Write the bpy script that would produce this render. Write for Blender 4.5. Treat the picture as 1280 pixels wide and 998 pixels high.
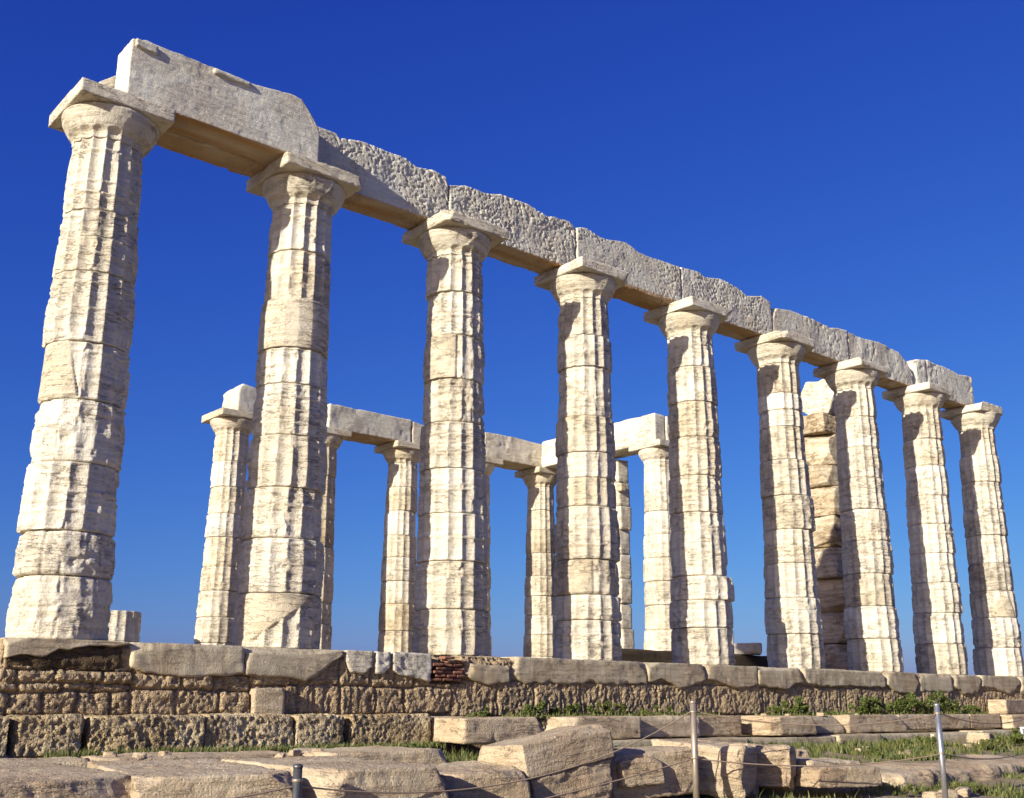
import bpy, math, random
import numpy as np
from mathutils import Matrix, Vector

for o in list(bpy.data.objects):
    bpy.data.objects.remove(o, do_unlink=True)
SC = bpy.context.scene
COL = SC.collection
R = math.radians

# ------------------------------------------------------------------ camera
CAM = (-3.79456, -11.6381, -0.55829)
YAW, PITCH, ROLL, FPX = 0.70436, 0.27117, 0.00575, 1359.12
cd = bpy.data.cameras.new('camera')
cam = bpy.data.objects.new('camera', cd)
COL.objects.link(cam)
f_ = Vector((math.sin(YAW) * math.cos(PITCH), math.cos(YAW) * math.cos(PITCH), math.sin(PITCH)))
r_ = Vector((math.cos(YAW), -math.sin(YAW), 0))
u_ = r_.cross(f_)
r2 = r_ * math.cos(ROLL) + u_ * math.sin(ROLL)
u2 = -r_ * math.sin(ROLL) + u_ * math.cos(ROLL)
M = Matrix((r2, u2, -f_)).transposed().to_4x4()
M.translation = CAM
cam.matrix_world = M
cd.sensor_width = 36
cd.lens = 36 * FPX / 1280
cd.clip_start = 0.1
cd.clip_end = 30000
SC.camera = cam
SC.render.resolution_x, SC.render.resolution_y = 1024, 798

# ------------------------------------------------------------------ sky, sun, exposure
SUN_EL, SUN_AZ = 18.5, 259.8          # azimuth clockwise from +Y
w = bpy.data.worlds.new('World')
SC.world = w
w.use_nodes = True
nt = w.node_tree
sky = nt.nodes.new('ShaderNodeTexSky')
sky.sky_type = 'NISHITA'
sky.sun_disc = False
sky.sun_elevation = R(SUN_EL)
sky.sun_rotation = R(SUN_AZ)
sky.air_density = 1.0
sky.dust_density = 1.0
sky.ozone_density = 10.0
sky.altitude = 0
bg = nt.nodes['Background']
bg.inputs[1].default_value = 0.10
# grade of the Nishita radiance (polarised, deep blue); the same for every ray
GRADE = [(0.7152, 1.44), (0.4607, 1.33), (1.3737, 0.66)]
spc = nt.nodes.new('ShaderNodeSeparateColor')
cmb = nt.nodes.new('ShaderNodeCombineColor')
nt.links.new(sky.outputs[0], spc.inputs[0])
for k, (gain, pw) in enumerate(GRADE):
    pn = nt.nodes.new('ShaderNodeMath'); pn.operation = 'POWER'; pn.inputs[1].default_value = pw
    mn = nt.nodes.new('ShaderNodeMath'); mn.operation = 'MULTIPLY'; mn.inputs[1].default_value = gain
    nt.links.new(spc.outputs[k], pn.inputs[0]); nt.links.new(pn.outputs[0], mn.inputs[0]); nt.links.new(mn.outputs[0], cmb.inputs[k])
nt.links.new(cmb.outputs[0], bg.inputs[0])

sl = bpy.data.lights.new('sun', 'SUN')
sl.energy = 5.0
sl.angle = R(0.53)
sl.color = (1.0, 0.94, 0.825)
so = bpy.data.objects.new('sun', sl)
COL.objects.link(so)
to_sun = Vector((math.sin(R(SUN_AZ)) * math.cos(R(SUN_EL)), math.cos(R(SUN_AZ)) * math.cos(R(SUN_EL)), math.sin(R(SUN_EL))))
so.rotation_euler = to_sun.to_track_quat('Z', 'Y').to_euler()
so.location = to_sun * 60
vs = SC.view_settings
vs.view_transform = 'Standard'
vs.look = 'None'
vs.exposure = 0.7
vs.gamma = 1.0
vs.use_curve_mapping = False

# ------------------------------------------------------------------ numpy noise
def _h(ix, iy, iz, s):
    n = (ix.astype(np.uint32) * np.uint32(374761393) + iy.astype(np.uint32) * np.uint32(668265263)
         + iz.astype(np.uint32) * np.uint32(2147483647 - 18) + np.uint32((s * 974634777 + 1013904223) & 0xffffffff))
    n = (n ^ (n >> np.uint32(13))) * np.uint32(1274126177)
    n = (n ^ (n >> np.uint32(16))) * np.uint32(2246822519)
    n = n ^ (n >> np.uint32(15))
    return n.astype(np.float32) / np.float32(4294967295.0)

def vn(P, s=0):
    """value noise, -1..1"""
    P = np.asarray(P, dtype=np.float32)
    fl = np.floor(P)
    f = P - fl
    i = fl.astype(np.int64)
    f = f * f * f * (f * (f * 6 - 15) + 10)
    x, y, z = i[:, 0], i[:, 1], i[:, 2]
    out = 0
    for dx in (0, 1):
        wx = f[:, 0] if dx else 1 - f[:, 0]
        for dy in (0, 1):
            wy = f[:, 1] if dy else 1 - f[:, 1]
            for dz in (0, 1):
                wz = f[:, 2] if dz else 1 - f[:, 2]
                out = out + wx * wy * wz * _h(x + dx, y + dy, z + dz, s)
    return out * 2 - 1

def fbm(P, s=0, o=3, g=0.5):
    P = np.asarray(P, dtype=np.float32)
    a, t, r = 1.0, 0, 0.0
    for k in range(o):
        t = t + a * vn(P * (2.03 ** k) + 17.3 * k, s + k)
        r += a
        a *= g
    return t / r

def sst(a, b, x):
    t = np.clip((x - a) / (b - a), 0, 1)
    return t * t * (3 - 2 * t)

# ------------------------------------------------------------------ mesh helpers
def mesh_np(name, V, Q, T=None, smooth=True, tint=None):
    V = np.asarray(V, dtype=np.float32)
    Q = np.asarray(Q, dtype=np.int32).reshape(-1, 4)
    T = np.zeros((0, 3), np.int32) if T is None else np.asarray(T, dtype=np.int32).reshape(-1, 3)
    me = bpy.data.meshes.new(name)
    me.vertices.add(len(V))
    me.vertices.foreach_set('co', V.ravel())
    me.loops.add(Q.size + T.size)
    me.loops.foreach_set('vertex_index', np.concatenate([Q.ravel(), T.ravel()]).astype(np.int32))
    n = len(Q) + len(T)
    me.polygons.add(n)
    st = np.concatenate([np.arange(len(Q)) * 4, len(Q) * 4 + np.arange(len(T)) * 3]).astype(np.int32)
    me.polygons.foreach_set('loop_start', st)
    me.polygons.foreach_set('use_smooth', np.full(n, smooth, dtype=bool))
    if tint is not None:
        a = me.attributes.new('tint', 'FLOAT', 'POINT')
        a.data.foreach_set('value', np.asarray(tint, dtype=np.float32))
    me.update(calc_edges=True)
    me.validate()
    return me

def link(name, me, mat=None, parent=None, loc=(0, 0, 0), rot=(0, 0, 0), color=None):
    o = bpy.data.objects.new(name, me)
    COL.objects.link(o)
    o.location = loc
    o.rotation_euler = rot
    if parent is not None:
        o.parent = parent
    if mat is not None and me is not None:
        me.materials.append(mat)
    if color is not None:
        o.color = color
    return o

def tag(o, label=None, cat=None, group=None, kind=None):
    if cat and not kind:
        kind = 'thing'
    for k, v in (('label', label), ('category', cat), ('group', group), ('kind', kind)):
        if v:
            o[k] = v
    return o

def grid_faces(nu, nv, wrap_u=False):
    """verts indexed v*nu+u"""
    u = np.arange(nu if wrap_u else nu - 1)
    v = np.arange(nv - 1)
    U, W = np.meshgrid(u, v)
    U, W = U.ravel(), W.ravel()
    U1 = (U + 1) % nu
    return np.stack([W * nu + U, W * nu + U1, (W + 1) * nu + U1, (W + 1) * nu + U], 1)

def box_lattice(n):
    """surface lattice of a box with n=(nx,ny,nz) cells; integer coords + outward quads"""
    nx, ny, nz = n
    allv, allq, base = [], [], 0
    for ax in range(3):
        b, c = (ax + 1) % 3, (ax + 2) % 3
        B, Cc = np.meshgrid(np.arange(n[b] + 1), np.arange(n[c] + 1))
        for side in (0, 1):
            v = np.zeros((B.size, 3), np.int64)
            v[:, b], v[:, c], v[:, ax] = B.ravel(), Cc.ravel(), side * n[ax]
            q = grid_faces(n[b] + 1, n[c] + 1) + base
            if side == 0:
                q = q[:, ::-1]
            allv.append(v); allq.append(q); base += len(v)
    V, Q = np.concatenate(allv), np.concatenate(allq)
    key = (V[:, 0] * (ny + 1) + V[:, 1]) * (nz + 1) + V[:, 2]
    _, idx, inv = np.unique(key, return_index=True, return_inverse=True)
    return V[idx].astype(np.float32), inv.ravel()[Q]

def worn_box(size, res=0.03, rnd=0.012, seed=0, rough=0.004, rf=14, pit=0.0, pf=20, low=0.01, lf=2.5,
             chip=0.0, planes=(), prof=None, strata=0.0, dents=()):
    """weathered block, base centred on the origin.  prof(x,y)->(zlo,zhi) as absolute heights"""
    sx, sy, sz = size
    n = tuple(max(2, int(round(s / res))) for s in size)
    L, Q = box_lattice(n)
    h = np.array(size, np.float32) / 2
    P = L / np.array(n, np.float32) * 2 * h - h
    off = np.array([seed * 3.17 % 91, seed * 7.31 % 83, seed * 1.93 % 77], np.float32)
    N = P + off
    rr = rnd * (0.5 + 1.2 * np.clip(fbm(N * 5, seed, 2) + 0.3, 0, 1.5))
    if chip:
        rr = rr + chip * sst(0.15, 0.7, fbm(N * 3.2, seed + 5, 2)) + 0.45 * chip * sst(0.1, 0.5, fbm(N * 11, seed + 6, 2))
    rr = np.minimum(rr, min(size) * 0.45)[:, None]
    q = np.clip(P, -h + rr, h - rr)
    d = P - q
    ln = np.linalg.norm(d, axis=1, keepdims=True)
    nrm = d / np.maximum(ln, 1e-6)
    P = q + nrm * rr
    for (pn, pd) in planes:
        pn = np.array(pn, np.float32); pn /= np.linalg.norm(pn)
        ex = (P @ pn) - (pd + 0.017 * fbm(N * 9, seed + 9, 4, 0.55))
        P = P - pn[None, :] * np.maximum(ex, 0)[:, None]
    for (c, rad, dep) in dents:
        g = np.exp(-((P - np.array(c, np.float32)) ** 2).sum(1) / rad ** 2)
        P = P - nrm * (g * dep)[:, None]
    disp = rough * fbm(N * rf, seed + 1, 3, 0.6) + low * fbm(N * lf, seed + 2, 2)
    if pit:
        a = fbm(N * pf, seed + 3, 2, 0.55)
        disp = disp + (pit * 0.35 - pit * sst(-0.05, 0.5, a)) * (0.25 + 0.75 * sst(-0.35, 0.25, fbm(N * 1.9, seed + 13, 2)))
    if strata:
        disp = disp + strata * fbm(N * np.array([1.2, 1.2, 26], np.float32), seed + 4, 2)
    P = P + nrm * disp[:, None]
    if prof is not None:
        lo, hi = prof(P[:, 0], P[:, 1])
        t = (P[:, 2] + h[2]) / sz
        P[:, 2] = lo + (hi - lo) * t
    else:
        P[:, 2] += h[2]
    return P, Q

# ------------------------------------------------------------------ materials
def nodes(name):
    m = bpy.data.materials.new(name)
    m.use_nodes = True
    return m, m.node_tree, m.node_tree.nodes['Principled BSDF']

class G:
    def __init__(s, t): s.t = t
    def n(s, kind, **kw):
        a = s.t.nodes.new(kind)
        for k, v in kw.items(): setattr(a, k, v)
        return a
    def l(s, a, b): s.t.links.new(a, b)
    def noise(s, vec, scale, detail=4, rough=0.55, dist=0.0):
        a = s.n('ShaderNodeTexNoise')
        a.inputs['Scale'].default_value = scale
        a.inputs['Detail'].default_value = detail
        a.inputs['Roughness'].default_value = rough
        a.inputs['Distortion'].default_value = dist
        s.l(vec, a.inputs['Vector'])
        return a.outputs['Fac']
    def ramp(s, fac, p0, p1, c0=(0, 0, 0, 1), c1=(1, 1, 1, 1)):
        a = s.n('ShaderNodeValToRGB')
        e = a.color_ramp.elements
        e[0].position, e[1].position = p0, p1
        e[0].color, e[1].color = c0, c1
        s.l(fac, a.inputs[0])
        return a.outputs[0]
    def mix(s, fac, a, b, mode='MIX'):
        m = s.n('ShaderNodeMix', data_type='RGBA', blend_type=mode)
        for sock, v in ((m.inputs[0], fac), (m.inputs[6], a), (m.inputs[7], b)):
            if hasattr(v, 'is_linked'): s.l(v, sock)
            elif isinstance(v, (int, float)): sock.default_value = v
            else: sock.default_value = (*v[:3], 1)
        return m.outputs[2]
    def math(s, op, a, b=0.0):
        m = s.n('ShaderNodeMath', operation=op)
        for sock, v in ((m.inputs[0], a), (m.inputs[1], b)):
            if hasattr(v, 'is_linked'): s.l(v, sock)
            else: sock.default_value = v
        return m.outputs[0]
    def mapped(s, vec, sc):
        m = s.n('ShaderNodeMapping')
        m.inputs['Scale'].default_value = sc
        s.l(vec, m.inputs['Vector'])
        return m.outputs[0]

def coords(g):
    tc = g.n('ShaderNodeTexCoord')
    oi = g.n('ShaderNodeObjectInfo')
    mu = g.math('MULTIPLY', oi.outputs['Random'], 57.0)
    add = g.n('ShaderNodeVectorMath', operation='ADD')
    g.l(tc.outputs['Object'], add.inputs[0]); g.l(mu, add.inputs[1])
    return add.outputs[0], oi

def stone(name, base, warm, dark, strata=(1.5, 1.5, 22), strata_amt=0.35, warm_amt=0.5, dark_amt=0.5, dark_thr=0.56,
          bump=0.6, bscale=55, rough=0.85, pits=0.0, streak=0.0, crack=1.0):
    m, t, b = nodes(name)
    g = G(t)
    vec, oi = coords(g)
    sep = g.n('ShaderNodeSeparateColor'); g.l(oi.outputs['Color'], sep.inputs[0])
    big = g.noise(vec, 1.6, 5, 0.6)
    mid = g.noise(vec, 7.0, 6, 0.65)
    st = g.noise(g.mapped(vec, strata), 1.0, 4, 0.6, 0.4)
    fine = g.noise(vec, bscale, 5, 0.7)
    # warm patches, stronger where the object's own tint (colour R) asks for them
    wf = g.math('ADD', g.math('MULTIPLY', g.ramp(big, 0.38, 0.68), warm_amt), sep.outputs[0])
    wf.node.use_clamp = True
    c = g.mix(wf, base, warm)
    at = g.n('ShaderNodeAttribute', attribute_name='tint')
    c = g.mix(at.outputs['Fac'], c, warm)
    # bedding veins
    sv = g.ramp(st, 0.40, 0.66)
    c = g.mix(g.math('MULTIPLY', sv, strata_amt), c, g.mix(0.5, warm, dark), 'MULTIPLY')
    # lichen / grime blotches (colour G raises them)
    dm = g.ramp(g.math('ADD', g.math('MULTIPLY', mid, 0.7), g.math('ADD', g.math('MULTIPLY', big, 0.3), sep.outputs[1])), dark_thr, dark_thr + 0.13)
    c = g.mix(g.math('MULTIPLY', dm, dark_amt), c, dark)
    if streak:
        sk = g.noise(g.mapped(vec, (9, 9, 0.7)), 1.0, 4, 0.6)
        c = g.mix(g.math('MULTIPLY', g.ramp(sk, 0.5, 0.72), streak), c, (0.16, 0.10, 0.05))
    ck = g.noise(g.mapped(vec, (2.2, 2.2, 11)), 1.0, 5, 0.62, 0.3)
    ckm = g.ramp(g.math('ABSOLUTE', g.math('SUBTRACT', ck, 0.5)), 0.0, 0.014, (1, 1, 1, 1), (0, 0, 0, 1))
    ckm = g.math('MULTIPLY', ckm, g.ramp(big, 0.42, 0.55))
    sp = g.math('MULTIPLY', g.ramp(g.noise(vec, 26, 5, 0.7), 0.60, 0.70), g.ramp(mid, 0.45, 0.6))
    c = g.mix(g.math('MULTIPLY', ckm, 0.6 * crack), c, dark)
    c = g.mix(g.math('MULTIPLY', sp, 0.55 * crack), c, dark)
    # brightness (colour B, 0.5 = neutral) and a fine mottle
    br = g.math('ADD', g.math('MULTIPLY', sep.outputs[2], 1.0), 0.5)
    mo = g.math('MULTIPLY', g.math('ADD', g.math('MULTIPLY', fine, 0.5), 0.75), br)
    vm = g.n('ShaderNodeVectorMath', operation='SCALE')
    g.l(c, vm.inputs[0]); g.l(mo, vm.inputs['Scale'])
    g.l(vm.outputs[0], b.inputs['Base Color'])
    b.inputs['Roughness'].default_value = rough
    b.inputs['Specular IOR Level'].default_value = 0.2
    hgt = g.math('ADD', g.math('MULTIPLY', fine, 0.6), g.math('MULTIPLY', st, 0.7))
    hgt = g.math('ADD', hgt, g.math('MULTIPLY', mid, 0.8))
    hgt = g.math('SUBTRACT', hgt, g.math('MULTIPLY', ckm, 0.5 * crack))
    hgt = g.math('SUBTRACT', hgt, g.math('MULTIPLY', sp, 0.4 * crack))
    if pits:
        vo = g.n('ShaderNodeTexVoronoi'); vo.inputs['Scale'].default_value = 34
        g.l(vec, vo.inputs['Vector'])
        hgt = g.math('ADD', hgt, g.math('MULTIPLY', g.ramp(vo.outputs['Distance'], 0.1, 0.45), pits))
    bp = g.n('ShaderNodeBump')
    bp.inputs['Strength'].default_value = bump
    bp.inputs['Distance'].default_value = 0.035
    g.l(hgt, bp.inputs['Height'])
    g.l(bp.outputs[0], b.inputs['Normal'])
    return m

NEUT = (0.0, 0.0, 0.5, 1)
MARBLE = stone('marble', (0.74, 0.69, 0.565), (0.54, 0.43, 0.26), (0.25, 0.22, 0.17), strata_amt=0.32, warm_amt=0.42, dark_amt=0.6, dark_thr=0.545, bump=0.85)
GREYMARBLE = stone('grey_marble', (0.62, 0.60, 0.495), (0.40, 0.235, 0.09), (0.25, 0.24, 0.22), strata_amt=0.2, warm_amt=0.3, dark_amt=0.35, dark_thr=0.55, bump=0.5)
STYLO = stone('platform_marble', (0.54, 0.47, 0.325), (0.36, 0.25, 0.14), (0.17, 0.14, 0.10), strata=(0.8, 0.8, 14), strata_amt=0.3, warm_amt=0.5, dark_amt=0.5, streak=0.45)
FALLEN = stone('fallen_marble', (0.55, 0.455, 0.31), (0.46, 0.31, 0.18), (0.17, 0.14, 0.10), strata=(1.0, 1.4, 15), strata_amt=0.4, bump=0.8, warm_amt=0.55, dark_amt=0.5, pits=0.15)
POROS = stone('poros', (0.59, 0.50, 0.33), (0.46, 0.33, 0.16), (0.22, 0.17, 0.11), strata=(3, 3, 9), strata_amt=0.4, warm_amt=0.6, dark_amt=0.7, dark_thr=0.54, bump=0.9, bscale=40, pits=0.5)
DARKPOROS = stone('dark_poros', (0.19, 0.135, 0.075), (0.15, 0.09, 0.04), (0.05, 0.04, 0.025), strata=(2, 2, 20), strata_amt=0.6, warm_amt=0.6, dark_amt=0.7, dark_thr=0.52, bump=0.9, bscale=40, pits=0.5)
ANTA = stone('golden_marble', (0.66, 0.57, 0.42), (0.50, 0.37, 0.21), (0.17, 0.125, 0.08), strata=(1.5, 1.5, 11), strata_amt=0.6, warm_amt=0.7, dark_amt=0.65, dark_thr=0.53, bump=1.0)
BRICK = stone('red_brick', (0.27, 0.115, 0.075), (0.30, 0.17, 0.11), (0.07, 0.035, 0.025), strata_amt=0.2, bump=0.8)

def soil_mat():
    m, t, b = nodes('soil')
    g = G(t)
    vec, oi = coords(g)
    a = g.noise(vec, 0.9, 6, 0.6); c2 = g.noise(vec, 9, 6, 0.7); f = g.noise(vec, 60, 4, 0.7)
    c = g.mix(g.ramp(a, 0.4, 0.62), (0.30, 0.22, 0.14), (0.20, 0.16, 0.08))
    c = g.mix(g.math('MULTIPLY', g.ramp(c2, 0.5, 0.7), 0.7), c, (0.10, 0.11, 0.035))
    c = g.mix(g.math('MULTIPLY', g.ramp(f, 0.55, 0.7), 0.5), c, (0.40, 0.33, 0.25))
    g.l(c, b.inputs['Base Color'])
    b.inputs['Roughness'].default_value = 0.95
    bp = g.n('ShaderNodeBump'); bp.inputs['Strength'].default_value = 0.8; bp.inputs['Distance'].default_value = 0.03
    g.l(g.math('ADD', f, g.math('MULTIPLY', c2, 2)), bp.inputs['Height']); g.l(bp.outputs[0], b.inputs['Normal'])
    return m
SOIL = soil_mat()

def leaf_mat(name, c0, c1):
    m, t, b = nodes(name)
    g = G(t)
    gi = g.n('ShaderNodeNewGeometry')
    c = g.mix(gi.outputs['Random Per Island'], c0, c1)
    g.l(c, b.inputs['Base Color'])
    b.inputs['Roughness'].default_value = 0.6
    tr = g.n('ShaderNodeBsdfTranslucent'); g.l(c, tr.inputs['Color'])
    mx = g.n('ShaderNodeMixShader'); mx.inputs[0].default_value = 0.3
    out = t.nodes['Material Output']
    g.l(b.outputs[0], mx.inputs[1]); g.l(tr.outputs[0], mx.inputs[2]); g.l(mx.outputs[0], out.inputs['Surface'])
    return m
SHADEDSTONE = stone('shaded_stone', (0.09, 0.08, 0.06), (0.08, 0.05, 0.025), (0.03, 0.03, 0.025))  # near-black base colour stands in for the shade on the low inner wall
LEAF = leaf_mat('leaf_green', (0.05, 0.085, 0.015), (0.17, 0.19, 0.04))
GRASS = leaf_mat('grass_blade', (0.05, 0.085, 0.015), (0.24, 0.23, 0.07))
DRY = leaf_mat('dry_stalk', (0.30, 0.24, 0.10), (0.22, 0.18, 0.07))

def plain(name, col, rough=0.5, metal=0.0):
    m, t, b = nodes(name)
    g = G(t)
    vec, oi = coords(g)
    n = g.noise(vec, 18, 4, 0.6)
    g.l(g.mix(g.math('MULTIPLY', g.ramp(n, 0.5, 0.75), 0.6), col, [x * 0.55 for x in col]), b.inputs['Base Color'])
    b.inputs['Roughness'].default_value = rough
    b.inputs['Metallic'].default_value = metal
    return m
#MAIN

# ------------------------------------------------------------------ Doric columns
def drum_mesh(seed, z0, z1, R0, R1, nflute=16, per=12, dz=0.016, flute=0.042, ero=0.5, smooth=0.0, bulge=0.0,
              lines=(), off=(0, 0), patch=None, top_open=False, edge=0.03, phase=0.0, detail=1.0):
    """one drum, z relative to its own base; phase turns the flutes"""
    H = z1 - z0
    nv = max(6, int(H / dz))
    nu = nflute * per
    th = np.arange(nu) / nu * 2 * np.pi
    zz = np.linspace(0, H, nv)
    TH, Z = np.meshgrid(th, zz)
    TH, Z = TH.ravel().astype(np.float32), Z.ravel().astype(np.float32)
    Rb = R0 + (R1 - R0) * Z / H
    C, S = np.cos(TH), np.sin(TH)
    P = np.stack([Rb * C, Rb * S, Z], 1) + np.array([seed * 5.37 % 97, seed * 2.71 % 89, seed * 8.13 % 71], np.float32)
    x = (TH * nflute / (2 * np.pi) + phase) % 1.0 - 0.5
    # local wear: decides how far the flutes have weathered away
    wear = np.clip(ero * 0.62 - 0.20 + (0.15 + 0.4 * ero) * fbm(P * 2.2, seed, 2) + 0.35 * fbm(P * 6, seed + 3, 2) * ero ** 1.5, 0, 1)
    wear = np.maximum(wear, smooth)
    # the flutes stop and start again at bedding cracks
    segz = [0.0] + sorted(lines) + [H]
    scal = np.ones_like(Z)
    kcell = np.floor(TH * nflute / (2 * np.pi) + phase)
    for k, zl in enumerate(segz):
        jit = 0.012 * vn(np.stack([kcell * 1.7, kcell * 0 + k, kcell * 0 + seed], 1), seed + 8)
        rad = 0.028 if 0 < k < len(segz) - 1 else 0.03
        dist = np.abs(Z - zl - jit)
        hh = np.sqrt(np.clip(1 - (np.abs(x) * 1.7) ** 2, 0, 1))      # round scoop ends
        if top_open and k == len(segz) - 1:
            continue
        scal = np.minimum(scal, sst(0.0, rad * (1.6 - 0.9 * hh), dist))
    fd = flute * (1 - 0.85 * wear) * (0.25 + 0.75 * scal)
    prof = 1 - (2 * np.abs(x)) ** 2
    d = -fd * prof
    # arrises: blunted and nibbled
    ar = np.exp(-((0.5 - np.abs(x)) / (0.045 + 0.06 * wear)) ** 2)
    nib = np.clip(0.35 * ero + 0.8 * fbm(P * np.array([6, 6, 9], np.float32), seed + 11, 2), 0, 1)
    d -= ar * flute * 0.30 * nib * (1 - smooth)
    bite = sst(0.16, 0.30, fbm(P * np.array([8, 8, 6], np.float32), seed + 12, 2) + 0.3 * (ero - 0.75))
    d -= np.exp(-((0.5 - np.abs(x)) / 0.13) ** 2) * flute * 0.45 * bite * (1 - smooth)
    a = detail * (1 - 0.75 * smooth)
    d += a * 0.011 * ero ** 1.5 * fbm(P * 4.5, seed + 20, 2) + a * 0.005 * ero ** 1.3 * fbm(P * 11, seed + 25, 2)
    d += a * 0.0034 * (0.4 + ero) * fbm(P * np.array([2.5, 2.5, 34], np.float32), seed + 21, 2)
    d += a * 0.0036 * (0.4 + ero) * fbm(P * 24, seed + 22, 2)
    # broken hollows
    ch = sst(0.36, 0.50, fbm(P * np.array([3.2, 3.2, 4.5], np.float32), seed + 23, 2) + 0.12 * (ero - 0.5))
    d -= a * ch * 0.018 * ero * (1 + 0.6 * fbm(P * 16, seed + 24, 2))
    # bedding cracks
    for zl in lines:
        wob = 0.01 * vn(P * np.array([5, 5, 0.01], np.float32) + zl * 31, seed + 30)
        on = sst(-0.45, 0.1, vn(P * np.array([2.2, 2.2, 0.01], np.float32) + zl * 13, seed + 31))
        d -= on * 0.016 * np.exp(-((Z - zl - wob) / 0.008) ** 2)
    # eroded rims at the joints
    for e in ((Z,) if top_open else (Z, H - Z)):
        wd = 0.022 * (1 + 0.9 * fbm(P * np.array([5, 5, 1], np.float32), seed + 40, 2)) * (0.5 + ero)
        wd = np.maximum(wd, 0.006)
        t = np.clip(1 - e / wd, 0, 1)
        d -= edge * (0.35 + 0.65 * np.clip(ero + 0.5 * fbm(P * 4, seed + 41, 2), 0, 1)) * t * t
    d += bulge * np.sin(np.pi * np.clip(Z / H, 0, 1))
    tint = np.zeros_like(Z)
    if patch is not None:
        mk = patch(TH, Z / H, P, seed)
        d = d * (1 - mk) + mk * (0.002 + 0.0025 * fbm(P * 9, seed + 50, 3))
        tint = 0.45 * mk
    Rr = Rb + d
    V = np.stack([Rr * C + off[0], Rr * S + off[1], Z], 1)
    Q = grid_faces(nu, nv, True)
    # caps
    nb = len(V)
    V = np.concatenate([V, [[off[0], off[1], 0.0], [off[0], off[1], H]]])
    tint = np.concatenate([tint, [0, 0]])
    u = np.arange(nu); u1 = (u + 1) % nu
    T = np.concatenate([np.stack([np.full(nu, nb), u1, u], 1), np.stack([np.full(nu, nb + 1), (nv - 1) * nu + u, (nv - 1) * nu + u1], 1)])
    return mesh_np('drum', V, Q, T, True, tint)

def capital_mesh(seed, zb, Rn, per=12, ero=0.4, detail=1.0, scale=1.0, zt=5.855):
    """fluted necking, annulets and echinus; z relative to zb"""
    prof = [(0.0, Rn), (0.02, Rn * 1.002), (0.055, Rn * 1.01), (0.075, Rn * 1.03), (0.085, Rn * 1.07), (0.10, Rn * 1.10), (0.14, Rn * 1.165),
            (0.19, Rn * 1.24), (0.24, Rn * 1.305), (0.28, Rn * 1.345), (0.315, Rn * 1.365), (0.338, Rn * 1.355), (0.352, Rn * 1.31)]
    H = zt - zb
    pz = np.array([p[0] for p in prof]) / 0.352 * H
    pr = np.array([p[1] for p in prof])
    nv = 44
    zz = np.linspace(0, H, nv)
    nu = 16 * per
    TH, Z = np.meshgrid(np.arange(nu) / nu * 2 * np.pi, zz)
    TH, Z = TH.ravel().astype(np.float32), Z.ravel().astype(np.float32)
    Rb = np.interp(Z, pz, pr).astype(np.float32)
    C, S = np.cos(TH), np.sin(TH)
    P = np.stack([Rb * C, Rb * S, Z], 1) + np.array([seed * 3.3 % 91, seed * 7.7 % 83, seed * 1.7 % 70], np.float32)
    x = (TH * 16 / (2 * np.pi)) % 1.0 - 0.5
    top = 0.085 + 0.035 * np.sqrt(np.clip(1 - (2 * x) ** 2, 0, 1))      # scalloped flute tops
    d = -0.034 * (1 - (2 * np.abs(x)) ** 2) * (1 - sst(top - 0.02, top + 0.004, Z)) * np.clip(1.1 - ero * 0.6 + 0.4 * fbm(P * 3, seed, 2), 0, 1)
    for k in range(3):                                                 # annulets
        d -= 0.006 * np.exp(-((Z - H + 0.10 - 0.018 * k + 0.0) / 0.004) ** 2) * np.clip(1 - ero, 0, 1)
    d += detail * ((0.001 + 0.012 * ero) * fbm(P * 4, seed + 1, 2) + 0.004 * (0.4 + ero) * fbm(P * np.array([3, 3, 30], np.float32), seed + 2, 2) + 0.003 * fbm(P * 20, seed + 3, 2))
    ch = sst(0.30, 0.55, fbm(P * 3.0, seed + 6, 2) + 0.4 * (ero - 0.5))
    d -= detail * ch * 0.03 * ero
    Rr = Rb + d
    V = np.stack([Rr * C, Rr * S, Z], 1)
    nb = len(V)
    V = np.concatenate([V, [[0, 0, 0], [0, 0, H]]])
    u = np.arange(nu); u1 = (u + 1) % nu
    T = np.concatenate([np.stack([np.full(nu, nb), u1, u], 1), np.stack([np.full(nu, nb + 1), (nv - 1) * nu + u, (nv - 1) * nu + u1], 1)])
    return mesh_np('capital', V, grid_faces(nu, nv, True), T)

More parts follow.
